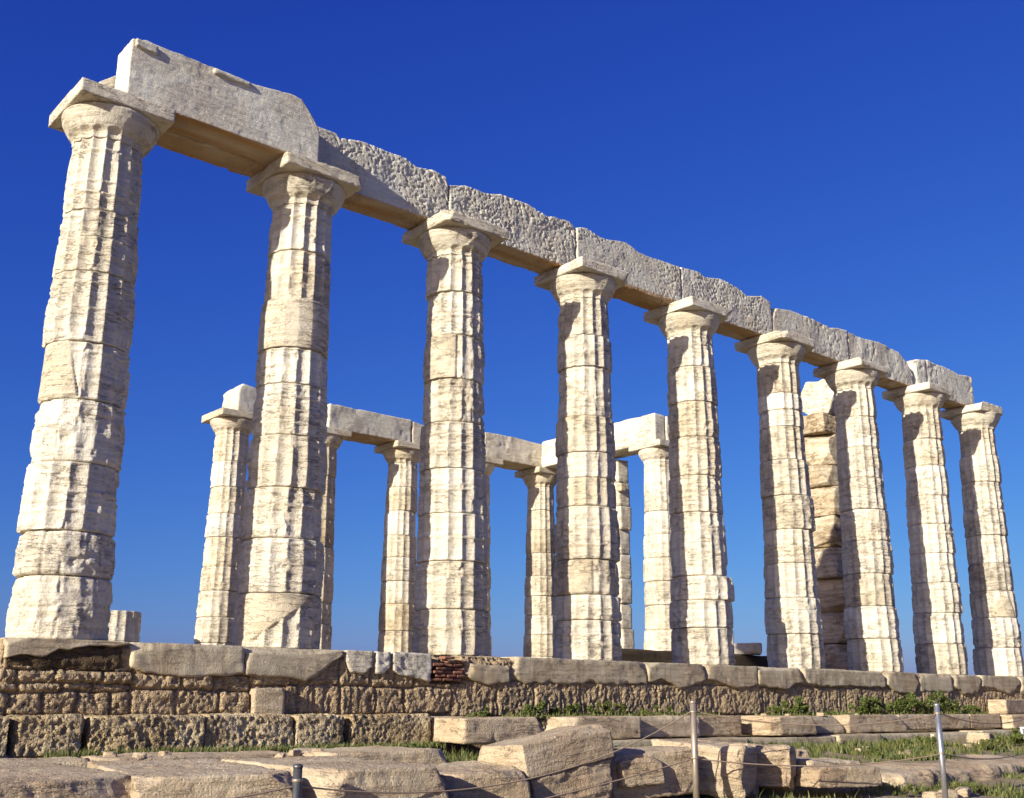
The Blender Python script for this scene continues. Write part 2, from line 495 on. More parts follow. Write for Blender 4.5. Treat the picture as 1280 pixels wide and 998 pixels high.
def column(label, group, x, y, seed, joints, spec=None, top_dx=0.0, Rl=0.505, Ru=0.392, per=12, dz=0.016, ero=(0.35, 0.9), aba=None,
           cap_ero=0.45, detail=1.0, ztop=5.5, mat=None, aba_half=0.555, flute=0.043, warmth=0.0):
    rnd = random.Random(seed)
    mat = mat or MARBLE
    root = link('doric_column', None, loc=(x, y, 0))
    tag(root, label, 'column', group)
    zs = [0.0] + list(joints) + [ztop]
    rad = lambda z: Rl + (Ru - Rl) * (z / 5.5) ** 1.08
    for k in range(len(zs) - 1):
        z0, z1 = zs[k], zs[k + 1]
        H = z1 - z0
        kw = dict(ero=rnd.uniform(*ero), bulge=rnd.uniform(0.0, 0.017), off=(rnd.uniform(-.014, .014), rnd.uniform(-.010, .010)))
        nl = rnd.choice([1, 1, 2, 2, 3]) if H > 0.45 else rnd.choice([0, 0, 1])
        kw['lines'] = [H * rnd.uniform(0.2, 0.8) for _ in range(nl)]
        dr = rnd.uniform(-0.015, 0.013)
        tint = (max(0, rnd.uniform(-0.22, 0.34)) + warmth * rnd.random(), rnd.uniform(-0.08, 0.085), rnd.uniform(0.43, 0.57), 1)
        kw['top_open'] = k == len(zs) - 2
        s = dict((spec or {}).get(k, {}))
        tint = s.pop('tint', tint)
        dr = s.pop('dr', dr)
        lab = s.pop('label', None)
        kw.update(s)
        me = drum_mesh(seed * 31 + k * 7 + 3, z0 + 0.005, z1 - 0.005, rad(z0) + dr, rad(z1) + dr, per=per, dz=dz, flute=flute, detail=detail, **kw)
        o = link('drum', me, mat, root, (top_dx * z0 / 5.5, 0, z0 + 0.004), color=tint)
        if lab:
            o['label'] = lab
    c = link('capital', capital_mesh(seed * 13 + 5, ztop, Ru, per=per, ero=cap_ero, detail=detail), mat, root, (top_dx, 0, ztop),
             color=(rnd.uniform(0.05, 0.3) + warmth * 0.5, rnd.uniform(-0.05, 0.02), 0.48, 1))
    a = dict(planes=[], chip=0.03, rough=0.004, low=0.006, rnd=0.008)
    a.update(aba or {})
    hh = a.pop('half', aba_half)
    P, Q = worn_box((2 * hh, 2 * hh, 0.165), res=max(0.02, dz * 1.3), seed=seed + 400, strata=0.002, **a)
    link('abacus', mesh_np('abacus', P, Q), mat, c, (0, 0, 0.352), color=(rnd.uniform(0.0, 0.25) + warmth * 0.5, -0.02, 0.5, 1))
    return root

SP = 2.522
ang = lambda t, a: (t - a + np.pi) % (2 * np.pi) - np.pi

def patch1(TH, t, P, s):       # smooth repair on the left flank
    return sst(0.02, 0.0, ang(TH, -2.75) - 0.55 - 0.35 * (0.5 - t)) * sst(-0.9, -0.86, ang(TH, -2.75)) * sst(0.03, 0.05, t)
def patch2(TH, t, P, s):       # smooth plaster repair above a diagonal crack
    return sst(-0.02, 0.02, t - 0.42 - 0.55 * ang(TH, -2.15)) * sst(1.05, 0.98, ang(TH, -2.0)) * sst(-1.3, -1.2, ang(TH, -2.0)) * sst(1.0, 0.97, t)
def patch3(TH, t, P, s):
    return sst(0.25, 0.15, ang(TH, -2.35)) * sst(-1.2, -1.1, ang(TH, -2.35))
def patch4(TH, t, P, s):
    return sst(0.35, 0.25, ang(TH, -2.45)) * sst(-1.2, -1.1, ang(TH, -2.45)) * sst(0.02, 0.06, t) * sst(0.98, 0.94, t)
def patch9(TH, t, P, s):       # rounded plaster patch
    return sst(0.02, 0.0, (ang(TH, -2.2) / 0.55) ** 2 + ((t - 0.05) / 0.75) ** 2 - 1)

JO = [[0.63, 1.08, 1.79, 2.46, 3.09, 3.89, 4.3, 4.62],
      [0.62, 1.25, 1.85, 2.48, 3.12, 3.57, 4.21, 4.86],
      [0.58, 1.2, 1.83, 2.43, 3.07, 3.68, 4.31, 4.95],
      [0.57, 0.93, 1.44, 2.22, 2.65, 3.04, 3.6, 4.38, 4.89],
      [0.58, 1.01, 1.4, 2.43, 3.04, 3.69, 4.3, 4.91],
      [0.59, 1.21, 1.81, 2.41, 3.02, 3.67, 4.29, 4.6, 4.92],
      [0.61, 1.21, 1.82, 2.45, 3.06, 3.68, 4.3, 4.92],
      [0.61, 1.22, 1.83, 2.43, 3.04, 3.64, 4.28, 4.87],
      [0.61, 1.25, 1.83, 2.43, 3.05, 3.64, 4.26, 4.88]]
DX = [(0.02, -0.03), (-0.01, -0.01), (0.02, -0.05), (0.01, 0.0), (0.05, 0.04), (0.03, 0.03), (0.0, 0.04), (-0.06, 0.09), (-0.17, 0.02)]
SPEC = [
    {0: dict(ero=1.15, lines=[0.33], bulge=0.008, dr=-0.012), 1: dict(ero=1.2, lines=[0.12], bulge=0.012, dr=-0.008), 2: dict(ero=0.45, lines=[0.2, 0.40], bulge=0.01),
     3: dict(ero=1.0, lines=[0.12], bulge=0.012), 4: dict(ero=0.55, patch=patch1, lines=[0.52]), 5: dict(ero=0.3, lines=[0.36, 0.66], bulge=0.02),
     6: dict(ero=0.4, lines=[0.2]), 7: dict(ero=0.35, lines=[]), 8: dict(ero=0.2, lines=[0.2, 0.33, 0.72])},
    {0: dict(ero=0.4, patch=patch2, lines=[], tint=(0.12, -0.04, 0.5, 1), label='lowest drum with a smooth plaster repair'), 1: dict(ero=0.6, lines=[0.3, 0.55]),
     2: dict(ero=0.7, lines=[0.38]), 3: dict(ero=0.3, lines=[], tint=(0.25, -0.1, 0.5, 1)), 4: dict(ero=0.7, lines=[0.15, 0.3, 0.45]), 5: dict(ero=0.3, lines=[]),
     6: dict(smooth=1.0, ero=0.1, lines=[], tint=(0.28, -0.12, 0.50, 1), edge=0.006, label='plain unfluted replacement drum'),
     7: dict(ero=0.25, lines=[0.35]), 8: dict(ero=0.25, lines=[0.45])},
    {6: dict(ero=0.6, patch=patch3, lines=[]), 5: dict(ero=0.9, lines=[0.2, 0.4]), 7: dict(ero=0.6, lines=[0.28, 0.34])},
    {2: dict(ero=0.9, patch=patch4, lines=[], bulge=0.012), 6: dict(ero=0.3, lines=[0.3], dr=0.014, tint=(0.3, 0.02, 0.46, 1)), 3: dict(ero=0.4, lines=[0.2, 0.5], tint=(0.15, 0.06, 0.47, 1)),
     4: dict(ero=0.25, lines=[], tint=(0.4, 0, 0.47, 1))},
    {2: dict(ero=0.5, off=(0.045, -0.01), dr=0.03, edge=0.05, lines=[0.08]), 5: dict(ero=0.5, lines=[0.1], tint=(0.3, 0, 0.5, 1))},
    {4: dict(ero=0.6, off=(0.03, -0.01), dr=0.012)},
    {4: dict(ero=0.7, off=(0.03, 0.0), dr=0.012)},
    {},
    {3: dict(ero=0.5, tint=(0.1, 0.12, 0.45, 1)), 2: dict(ero=0.4, patch=patch9, lines=[])},
]
WHERE = ['leftmost and widest column of the near row, with an intact square abacus',
         'second column from the left in the near row, with one smooth unfluted drum',
         'third column from the left in the near row, standing above the red bricks',
         'fourth column from the left in the near row',
         'fifth column from the left in the near row, one drum bulging sideways',
         'sixth column from the left in the near row, left of the golden pier',
         'seventh column from the left in the near row, partly hiding the golden pier',
         'eighth column from the left, second from the right, in the near row',
         'rightmost column of the near row, with a broken rounded abacus']
ABA = [dict(chip=0.02, half=0.54),
       dict(planes=[((1, -1, 0.3), 0.735), ((0.2, -1, -1), 0.50)], chip=0.05),
       dict(planes=[((-1, -1, 0.4), 0.70), ((0.2, -1, 0.9), 0.545)], chip=0.06),
       dict(planes=[((1, -1, -0.6), 0.64)], chip=0.04),
       dict(planes=[((1, -1, -1.2), 0.52)], chip=0.03),
       dict(planes=[((-1, -1, 0.8), 0.62), ((1, -1, -0.5), 0.66)], chip=0.05),
       dict(planes=[((0, -1, 1.6), 0.33), ((1, -1, -0.5), 0.66)], chip=0.05),
       dict(planes=[((1, -1, -0.8), 0.60)], chip=0.04),
       dict(planes=[((1, -1, 0), 0.55), ((1, 0.2, 0.4), 0.44), ((-0.2, -1, -0.4), 0.50)], chip=0.08)]
for i in range(9):
    pr = 18 if i < 3 else (14 if i < 5 else 12)
    dzz = 0.013 if i < 3 else (0.016 if i < 6 else 0.02)
    column(WHERE[i] if i else WHERE[0], 'columns of the near row', i * SP + DX[i][0], 0, 11 + i, JO[i], SPEC[i], DX[i][1] - DX[i][0], per=pr, dz=dzz,
           aba=ABA[i], cap_ero=(0.12, 0.45, 0.55, 0.4, 0.35, 0.45, 0.55, 0.5, 0.9)[i], ero=(0.05, 0.62))

# north row, seen through the near one
NX = [7.48, 9.92, 12.42, 14.92, 17.38]
NL = ['slim far column with a crisp square abacus, left of the second near column',
      'slim far column half hidden behind the second near column, right of it',
      'slim far column standing just left of the third near column',
      'slim far column almost hidden behind the third near column, right of it',
      'slim far column at the corner where the white cross beam begins']
for k, x in enumerate(NX):
    rj = random.Random(70 + k)
    jz, z = [], 0
    while z < 4.7:
        z += rj.uniform(0.52, 0.68); jz.append(z)
    column(NL[k], 'columns of the far row', x, 11.95, 71 + k, jz, None, 0, per=10, dz=0.022, ero=(0.1, 0.5), aba=dict(chip=0.015), cap_ero=0.15,
           detail=0.8, warmth=0.55 if k else 0.35, flute=0.034)
column('slim pale column standing alone inside the temple, left of the fifth near column', None, 17.4, 7.3, 91,
       [0.6, 1.2, 1.8, 2.4, 3.0, 3.6, 4.2], None, 0, per=10, dz=0.022, ero=(0.15, 0.45), aba=dict(chip=0.02), cap_ero=0.3, detail=0.8, flute=0.022)

# broken stump behind the first column
rt = link('column_stump', None, loc=(5.15, 11.9, 0))
tag(rt, 'short broken fluted stump standing far behind, just right of the first near column', 'column stump')
link('drum', drum_mesh(777, 0, 0.62, 0.50, 0.49, per=10, dz=0.02, ero=0.2, flute=0.036, lines=[]), MARBLE, rt, (0, 0, 0), color=(0.05, 0.02, 0.5, 1))
link('drum', drum_mesh(779, 0, 0.62, 0.49, 0.48, per=10, dz=0.02, ero=0.25, flute=0.036, lines=[]), MARBLE, rt, (0, 0, 0.625), color=(0.05, 0.02, 0.5, 1))

# ------------------------------------------------------------------ architrave
def beam(name, label, x0, x1, y0, y1, top, z0=6.022, res=0.022, mat=None, color=NEUT, group=None, cat='beam block', bot=None, **kw):
    xc, yc = (x0 + x1) / 2, (y0 + y1) / 2
    tx = np.array([p[0] for p in top]) - xc
    tz = np.array([p[1] for p in top]) - z0
    H = float(tz.max())
    def prof(px, py):
        hi = np.interp(px, tx, tz)
        lo = np.zeros_like(px) if bot is None else np.interp(px, np.array([b[0] for b in bot]) - xc, np.array([b[1] for b in bot]) - z0)
        return lo, hi
    P, Q = worn_box((x1 - x0, y1 - y0, H), res=res, prof=prof, **kw)
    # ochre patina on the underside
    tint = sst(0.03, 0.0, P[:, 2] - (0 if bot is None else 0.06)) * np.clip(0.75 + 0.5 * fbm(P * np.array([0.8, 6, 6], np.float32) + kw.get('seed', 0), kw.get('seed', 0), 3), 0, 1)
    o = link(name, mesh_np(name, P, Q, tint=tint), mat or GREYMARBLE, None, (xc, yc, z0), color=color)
    return tag(o, label, cat, group)

GB = 'beam blocks on the near row'
B1 = [(-0.06, 6.76), (0.11, 6.81), (0.37, 6.8), (0.92, 6.81), (1.49, 6.79), (2.02, 6.86), (2.16, 6.84), (2.35, 6.62), (2.43, 6.48)]
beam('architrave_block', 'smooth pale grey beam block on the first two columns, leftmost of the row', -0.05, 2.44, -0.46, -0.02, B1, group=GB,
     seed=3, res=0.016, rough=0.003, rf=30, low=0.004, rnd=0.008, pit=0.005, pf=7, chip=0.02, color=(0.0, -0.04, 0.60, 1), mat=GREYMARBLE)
lips = [o for o in COL.objects if o.name == 'architrave_block'][0]
for (lx, lz, ls, lh, sd) in [(0.12, 6.70, 0.26, 0.10, 1), (1.19, 6.745, 0.50, 0.075, 2)]:
    P, Q = worn_box((ls, 0.16, lh), res=0.016, seed=sd + 60, rnd=0.012, chip=0.04, rough=0.006)
    link('broken_lip', mesh_np('broken_lip', P, Q), GREYMARBLE, lips, (lx - 1.195, -0.175, lz - 6.055), color=(0, -0.05, 0.54, 1))
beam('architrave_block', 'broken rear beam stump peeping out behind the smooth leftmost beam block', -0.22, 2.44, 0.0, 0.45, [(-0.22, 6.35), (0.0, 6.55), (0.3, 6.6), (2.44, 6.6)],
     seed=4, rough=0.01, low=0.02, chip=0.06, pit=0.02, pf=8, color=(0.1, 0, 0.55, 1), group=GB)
B = {2: [(2.46, 6.80), (2.64, 6.79), (2.9, 6.79), (2.95, 6.74), (3.29, 6.81), (3.77, 6.82), (4.05, 6.82), (4.16, 6.77), (4.28, 6.76), (4.5, 6.81), (4.76, 6.77), (4.79, 6.7)],
     3: [(4.79, 6.66), (5.1, 6.75), (5.46, 6.75), (5.79, 6.85), (6.31, 6.83), (6.71, 6.76), (6.92, 6.8), (7.22, 6.83), (7.34, 6.76)],
     4: [(7.37, 6.75), (7.56, 6.81), (7.92, 6.75), (8.38, 6.82), (8.56, 6.84), (8.81, 6.76), (9.26, 6.74), (9.85, 6.76)],
     5: [(9.88, 6.77), (10.4, 6.82), (10.52, 6.76), (10.94, 6.83), (11.51, 6.78), (11.71, 6.69), (12.18, 6.81), (12.44, 6.75)],
     6: [(12.46, 6.65), (12.99, 6.73), (13.3, 6.76), (13.72, 6.73), (14.42, 6.69), (14.68, 6.75), (15.0, 6.77)],
     7: [(15.0, 6.75), (15.64, 6.74), (16.22, 6.77), (16.94, 6.73), (17.28, 6.52), (17.40, 6.35), (17.5, 6.2)],
     8: [(17.52, 6.62), (17.78, 6.75), (18.11, 6.8), (18.43, 6.79), (19.33, 6.76), (19.48, 6.72), (20.13, 6.81)]}
ext = {2: (2.47, 4.80), 3: (4.83, 7.35), 4: (7.385, 9.86), 5: (9.90, 12.45), 6: (12.48, 14.99), 7: (15.02, 17.44), 8: (17.56, 20.10)}
BL = {2: 'rough pitted beam block next to the smooth leftmost one',
      3: 'rough pitted beam block lying on the third and fourth near columns',
      4: 'rough pitted beam block lying on the fourth and fifth near columns',
      5: 'rough pitted beam block lying on the fifth and sixth near columns',
      6: 'cracked beam block lying on the sixth and seventh near columns, broken at its left end',
      7: 'beam block on the seventh and eighth near columns, its right end worn to a slope',
      8: 'beam block with a stepped top on the last two near columns at the right'}
BK = {2: dict(pit=0.019, pf=26), 3: dict(pit=0.021, pf=24), 4: dict(pit=0.016, pf=28, bot=[(7.385, 6.03), (8.0, 6.10), (8.35, 6.12), (8.6, 6.03), (9.86, 6.022)]), 5: dict(pit=0.015, pf=28),
      6: dict(pit=0.015, pf=16, planes=[((-1, -0.9, 0.5), 1.05)]), 7: dict(pit=0.022, pf=9, low=0.03), 8: dict(pit=0.018, pf=9, planes=[((-1, -1, 0.0), 1.02)])}
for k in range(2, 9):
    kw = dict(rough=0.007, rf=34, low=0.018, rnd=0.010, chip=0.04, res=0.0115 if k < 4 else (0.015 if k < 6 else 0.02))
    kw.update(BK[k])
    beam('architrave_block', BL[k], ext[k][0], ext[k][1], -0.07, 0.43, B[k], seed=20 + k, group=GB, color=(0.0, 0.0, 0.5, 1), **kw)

# far row beams
GN = 'beam blocks on the far row'
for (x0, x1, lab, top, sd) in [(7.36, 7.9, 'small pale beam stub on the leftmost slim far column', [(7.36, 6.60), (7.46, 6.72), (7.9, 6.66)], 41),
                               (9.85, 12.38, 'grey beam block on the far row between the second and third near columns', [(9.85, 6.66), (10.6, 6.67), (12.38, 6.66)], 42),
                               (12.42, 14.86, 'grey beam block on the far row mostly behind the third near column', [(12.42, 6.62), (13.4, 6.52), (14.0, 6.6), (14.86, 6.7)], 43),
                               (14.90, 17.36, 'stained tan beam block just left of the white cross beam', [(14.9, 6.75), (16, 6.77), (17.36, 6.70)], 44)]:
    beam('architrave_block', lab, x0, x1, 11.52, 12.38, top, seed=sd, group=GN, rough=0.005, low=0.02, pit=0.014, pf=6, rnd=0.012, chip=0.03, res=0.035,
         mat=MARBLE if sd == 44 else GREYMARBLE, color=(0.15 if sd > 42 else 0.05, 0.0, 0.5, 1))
def cross(x0, x1, y0, y1, z1, lab, sd, **kw):
    P, Q = worn_box((x1 - x0, y1 - y0, z1 - 6.022), res=0.04, seed=sd, rough=0.005, low=0.02, rnd=0.01, chip=0.06, pit=0.012, pf=6, **kw)
    tag(link('architrave_block', mesh_np('architrave_block', P, Q), MARBLE, None, ((x0 + x1) / 2, (y0 + y1) / 2, 6.022), color=(0.08, 0.0, 0.53, 1)), lab, 'beam block', 'cross beam blocks inside the temple')
cross(17.02, 17.42, 7.05, 11.50, 6.80, 'bright white cross beam running from the far row to the lone inner column', 51)
cross(17.45, 17.85, 7.02, 11.50, 6.78, 'second cross beam lying close behind the bright white one', 52)

# south anta: pier of golden blocks
an = link('anta_pier', None, loc=(18.0, 2.66, 0))
tag(an, 'pier of stacked golden stone blocks between the sixth and seventh near columns', 'pier')
zc = 0.0
for k, (h, w_, dy, cx) in enumerate([(0.72, 1.0, 0.0, 0.1), (0.7, 1.0, 0.0, 0.15), (0.74, 0.98, 0.02, 0.1), (0.70, 0.96, 0.0, 0.0), (0.70, 0.92, 0.05, 0.0),
                                     (0.70, 0.92, 0.04, 0.02), (0.50, 1.0, 0.10, -0.04), (0.76, 0.86, 0.03, 0.04), (0.46, 0.80, 0.06, 0.0)]):
    P, Q = worn_box((0.9, w_, h - 0.02), res=0.024, seed=300 + k, rough=0.012, low=0.03, lf=2.6, rnd=0.006, chip=0.05, strata=0.008,
                    planes=[((-1, -1, [0.7, -0.8, 0.2][k % 3]), 0.52 + 0.05 * (k % 3)), ((-1, 1, [-0.5, 0.8, 0.3, -0.9][k % 4]), 0.50), ((-0.6, -0.2, [-1, 1][k % 2]), 0.46)])
    link('pier_block', mesh_np('pier_block', P, Q), ANTA, an, (cx + 0.05 * math.sin(k * 3.7), dy + 0.05 * math.sin(k * 2.1 + 1), zc), color=(0.1 * (k % 3), -0.05, 0.52, 1))
    zc += h
P, Q = worn_box((0.5, 1.0, 0.86), res=0.03, seed=333, rough=0.006, low=0.05, rnd=0.02, chip=0.08,
                planes=[((0, 1, 0.7), 0.47), ((0, -1, 1.6), 0.46), ((0, 1, -1.3), 0.47), ((0, -1, -0.4), 0.40)])
tag(link('boulder', mesh_np('boulder', P, Q), MARBLE, None, (17.95, 2.52, zc - 0.02), color=(0.1, -0.1, 0.56, 1)), 'white angular stone perched on top of the golden pier', 'boulder')
# north anta
an = link('anta_pier', None, loc=(17.72, 9.36, 0))
tag(an, 'slim pale pier of weathered blocks half hidden behind the fourth near column', 'pier')
zc = 0.0
for k in range(9):
    h = 0.66
    P, Q = worn_box((0.42, 0.98 + 0.06 * math.sin(k * 2.3), h - 0.01), res=0.04, seed=350 + k, rough=0.008, low=0.02, rnd=0.02, chip=0.05)
    link('pier_block', mesh_np('pier_block', P, Q), MARBLE, an, (0, 0.02 * math.sin(k * 5), zc), color=(0.15, 0.04, 0.5, 1))
    zc += h
P, Q = worn_box((0.2, 0.2, 0.2), res=0.03, seed=366, rnd=0.02)
link('stub', mesh_np('stub', P, Q), MARBLE, an, (-0.2, -0.56, 5.0))

# low cella wall and the fallen slab on it
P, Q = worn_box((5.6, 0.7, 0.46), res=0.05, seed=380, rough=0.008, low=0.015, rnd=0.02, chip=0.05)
tag(link('low_wall', mesh_np('low_wall', P, Q), SHADEDSTONE, None, (14.3, 3.6, -0.03)), 'low shade-dark ruined wall inside the temple, between the fourth and sixth near columns', 'wall')
P, Q = worn_box((0.7, 0.95, 0.24), res=0.04, seed=381, rough=0.006, low=0.02, rnd=0.05, chip=0.06, planes=[((0.2, -1, 0.6), 0.42)])
tag(link('fallen_slab', mesh_np('fallen_slab', P, Q), MARBLE, None, (15.55, 3.5, 0.43), (0, 0, R(38)), color=(0.1, -0.1, 0.52, 1)), 'pale slab lying on the low dark wall between the fifth and sixth near columns', 'slab')

# ------------------------------------------------------------------ platform: stylobate, foundation wall, steps
def block(name, label, cat, x0, x1, y0, y1, zlo, zhi, mat, seed, parent=None, group=None, color=NEUT, rot=(0, 0, 0), res=0.03, lo=None, hi=None, **kw):
    """block between x0..x1, y0..y1; lo/hi = [(x, z), ...] profiles of its underside and top"""
    xc, yc = (x0 + x1) / 2, (y0 + y1) / 2
    prof = None
    if lo is not None or hi is not None:
        lo = lo or [(x0, zlo), (x1, zlo)]
        hi = hi or [(x0, zhi), (x1, zhi)]
        lx, lz = np.array([p[0] for p in lo]) - xc, np.array([p[1] for p in lo]) - zlo
        hx, hz = np.array([p[0] for p in hi]) - xc, np.array([p[1] for p in hi]) - zlo
        prof = lambda px, py: (np.interp(px, lx, lz) + 0.026 * fbm(np.stack([px * 7 + seed, px * 0, px * 0], 1), seed, 3), np.interp(px, hx, hz))
    P, Q = worn_box((x1 - x0, y1 - y0, zhi - zlo), res=res, seed=seed, prof=prof, **kw)
    o = link(name, mesh_np(name, P, Q), mat, parent, (xc, yc, zlo), rot, color)
    if cat:
        tag(o, label, cat, group)
    return o

sty = link('stylobate', None, loc=(10, 0, 0))
tag(sty, 'top course of grey brown marble slabs carrying the near row of columns', 'platform edge')
bx = [(-0.65, 0.52, -0.30, [(-0.65, -0.18), (-0.30, -0.17), (-0.18, -0.10), (0.1, -0.065), (0.52, -0.05)]),
      (0.55, 1.78, -0.34, [(0.55, -0.25), (0.7, -0.30), (1.1, -0.33), (1.4, -0.31), (1.78, -0.30)]),
      (1.80, 3.0, -0.36, [(1.80, -0.30), (2.3, -0.33), (2.55, -0.36), (2.75, -0.26), (3.0, -0.09)]),
      (3.04, 3.41, -0.30, [(3.04, -0.12), (3.12, -0.24), (3.3, -0.27), (3.41, -0.2)]),
      (3.45, 3.65, -0.30, [(3.45, -0.26), (3.55, -0.29), (3.65, -0.18)]),
      (3.69, 4.26, -0.33, [(3.69, -0.2), (3.8, -0.26), (4.1, -0.32), (4.26, -0.32)]),
      (4.78, 5.50, -0.37, [(4.78, -0.22), (4.9, -0.31), (5.15, -0.35), (5.5, -0.31)]),
      (5.54, 8.08, -0.37, [(5.54, -0.27), (5.7, -0.32), (6.6, -0.33), (7.0, -0.30), (7.5, -0.32), (8.08, -0.31)]),
      (8.10, 9.35, -0.37, [(8.1, -0.30), (8.4, -0.24), (8.75, -0.37), (9.0, -0.34), (9.35, -0.24)]),
      (9.38, 10.62, -0.36, [(9.38, -0.24), (9.7, -0.26), (10.0, -0.34), (10.3, -0.33), (10.62, -0.30)]),
      (10.64, 11.86, -0.36, [(10.64, -0.30), (11.1, -0.32), (11.4, -0.34), (11.6, -0.25), (11.86, -0.22)]),
      (11.88, 14.3, -0.36, [(11.88, -0.22), (12.3, -0.27), (13.4, -0.28), (14.3, -0.27)]),
      (14.34, 15.45, -0.42, [(14.34, -0.2), (14.6, -0.36), (15.2, -0.4), (15.45, -0.3)]),
      (15.48, 16.68, -0.36, None), (16.72, 17.78, -0.40, [(16.72, -0.25), (17.1, -0.37), (17.6, -0.36), (17.78, -0.2)]),
      (17.82, 19.45, -0.36, [(17.82, -0.22), (18.4, -0.27), (19.0, -0.36), (19.45, -0.2)]), (19.5, 21.2, -0.36, None), (21.24, 23.2, -0.36, None)]
for k, (x0, x1, zl, lo) in enumerate(bx):
    kw = dict(rnd=0.006, chip=0.045, rough=0.005, low=0.008, strata=0.003, pit=0.006, pf=6)
    if k in (3, 4, 5): kw.update(rough=0.008, pit=0.012, pf=18, chip=0.05)
    if k == 6: kw['planes'] = [((0, -1, 1.4), 0.40), ((-1, -1, 0.3), 0.62)]
    if k in (7, 9, 12, 14): kw['planes'] = [((-1, -1, 0.2), ((x1 - x0) / 2 + 0.65) / 1.428 - 0.055)]
    if k in (13, 14, 15, 16): kw.update(chip=0.09, rnd=0.03)
    rq = random.Random(k * 5 + 2)
    fp = list(kw.get('planes', ()))
    for q in range(0 if k in (3, 4, 5, 6) else 4):
        v = np.array([rq.uniform(-0.9, 0.9), -1.0, rq.uniform(0.2, 1.6) if q < 3 else -0.8]); v /= np.linalg.norm(v)
        fp.append((tuple(v), float((np.abs(v) * np.array([x1 - x0, 1.3, -zl]) / 2).sum()) - rq.uniform(0.02, 0.10)))
    kw['planes'] = fp
    y1 = 0.60
    mt = MARBLE if k in (3, 4, 5) else STYLO
    block('stylobate_block', None, None, x0 - 10, x1 - 10, -0.70 + 0.012 * math.sin(k * 3.1), y1, zl, 0.0, mt, 500 + k, sty, res=0.028 if x0 < 12 else 0.04,
          lo=[(p[0] - 10, p[1]) for p in lo] if lo else None, hi=[(x0 - 10, -0.004), (x1 - 10, -0.004)],
          color=((0.0 if k % 3 else 0.12), 0.02, 0.48 if k in (3, 4, 5) else 0.5 + 0.04 * math.sin(k * 2.2), 1), **kw)
# brick repair
br = link('brick_patch', None, None, sty, (4.52 - 10, -0.655, -0.335))
br['label'] = 'patch of thin red bricks filling a gap'
for r in range(7):
    for c in range(3):
        rr = random.Random(r * 7 + c)
        if (r >= 5 and c == 0) or (r == 6 and c == 2):
            continue
        P, Q = worn_box((0.145, 0.12, 0.034), res=0.014, rnd=0.006, seed=600 + r * 5 + c, rough=0.004, low=0.004)
        link('brick', mesh_np('brick', P, Q), BRICK, br, (-0.17 + 0.155 * c + 0.05 * (r % 2), rr.uniform(-0.02, 0.02) + 0.02, 0.012 + 0.043 * r), (rr.uniform(-.05, .05), rr.uniform(-.06, .06), rr.uniform(-.12, .12)),
             (0.4 * rr.random(), 0, rr.uniform(0.3, 0.62), 1))

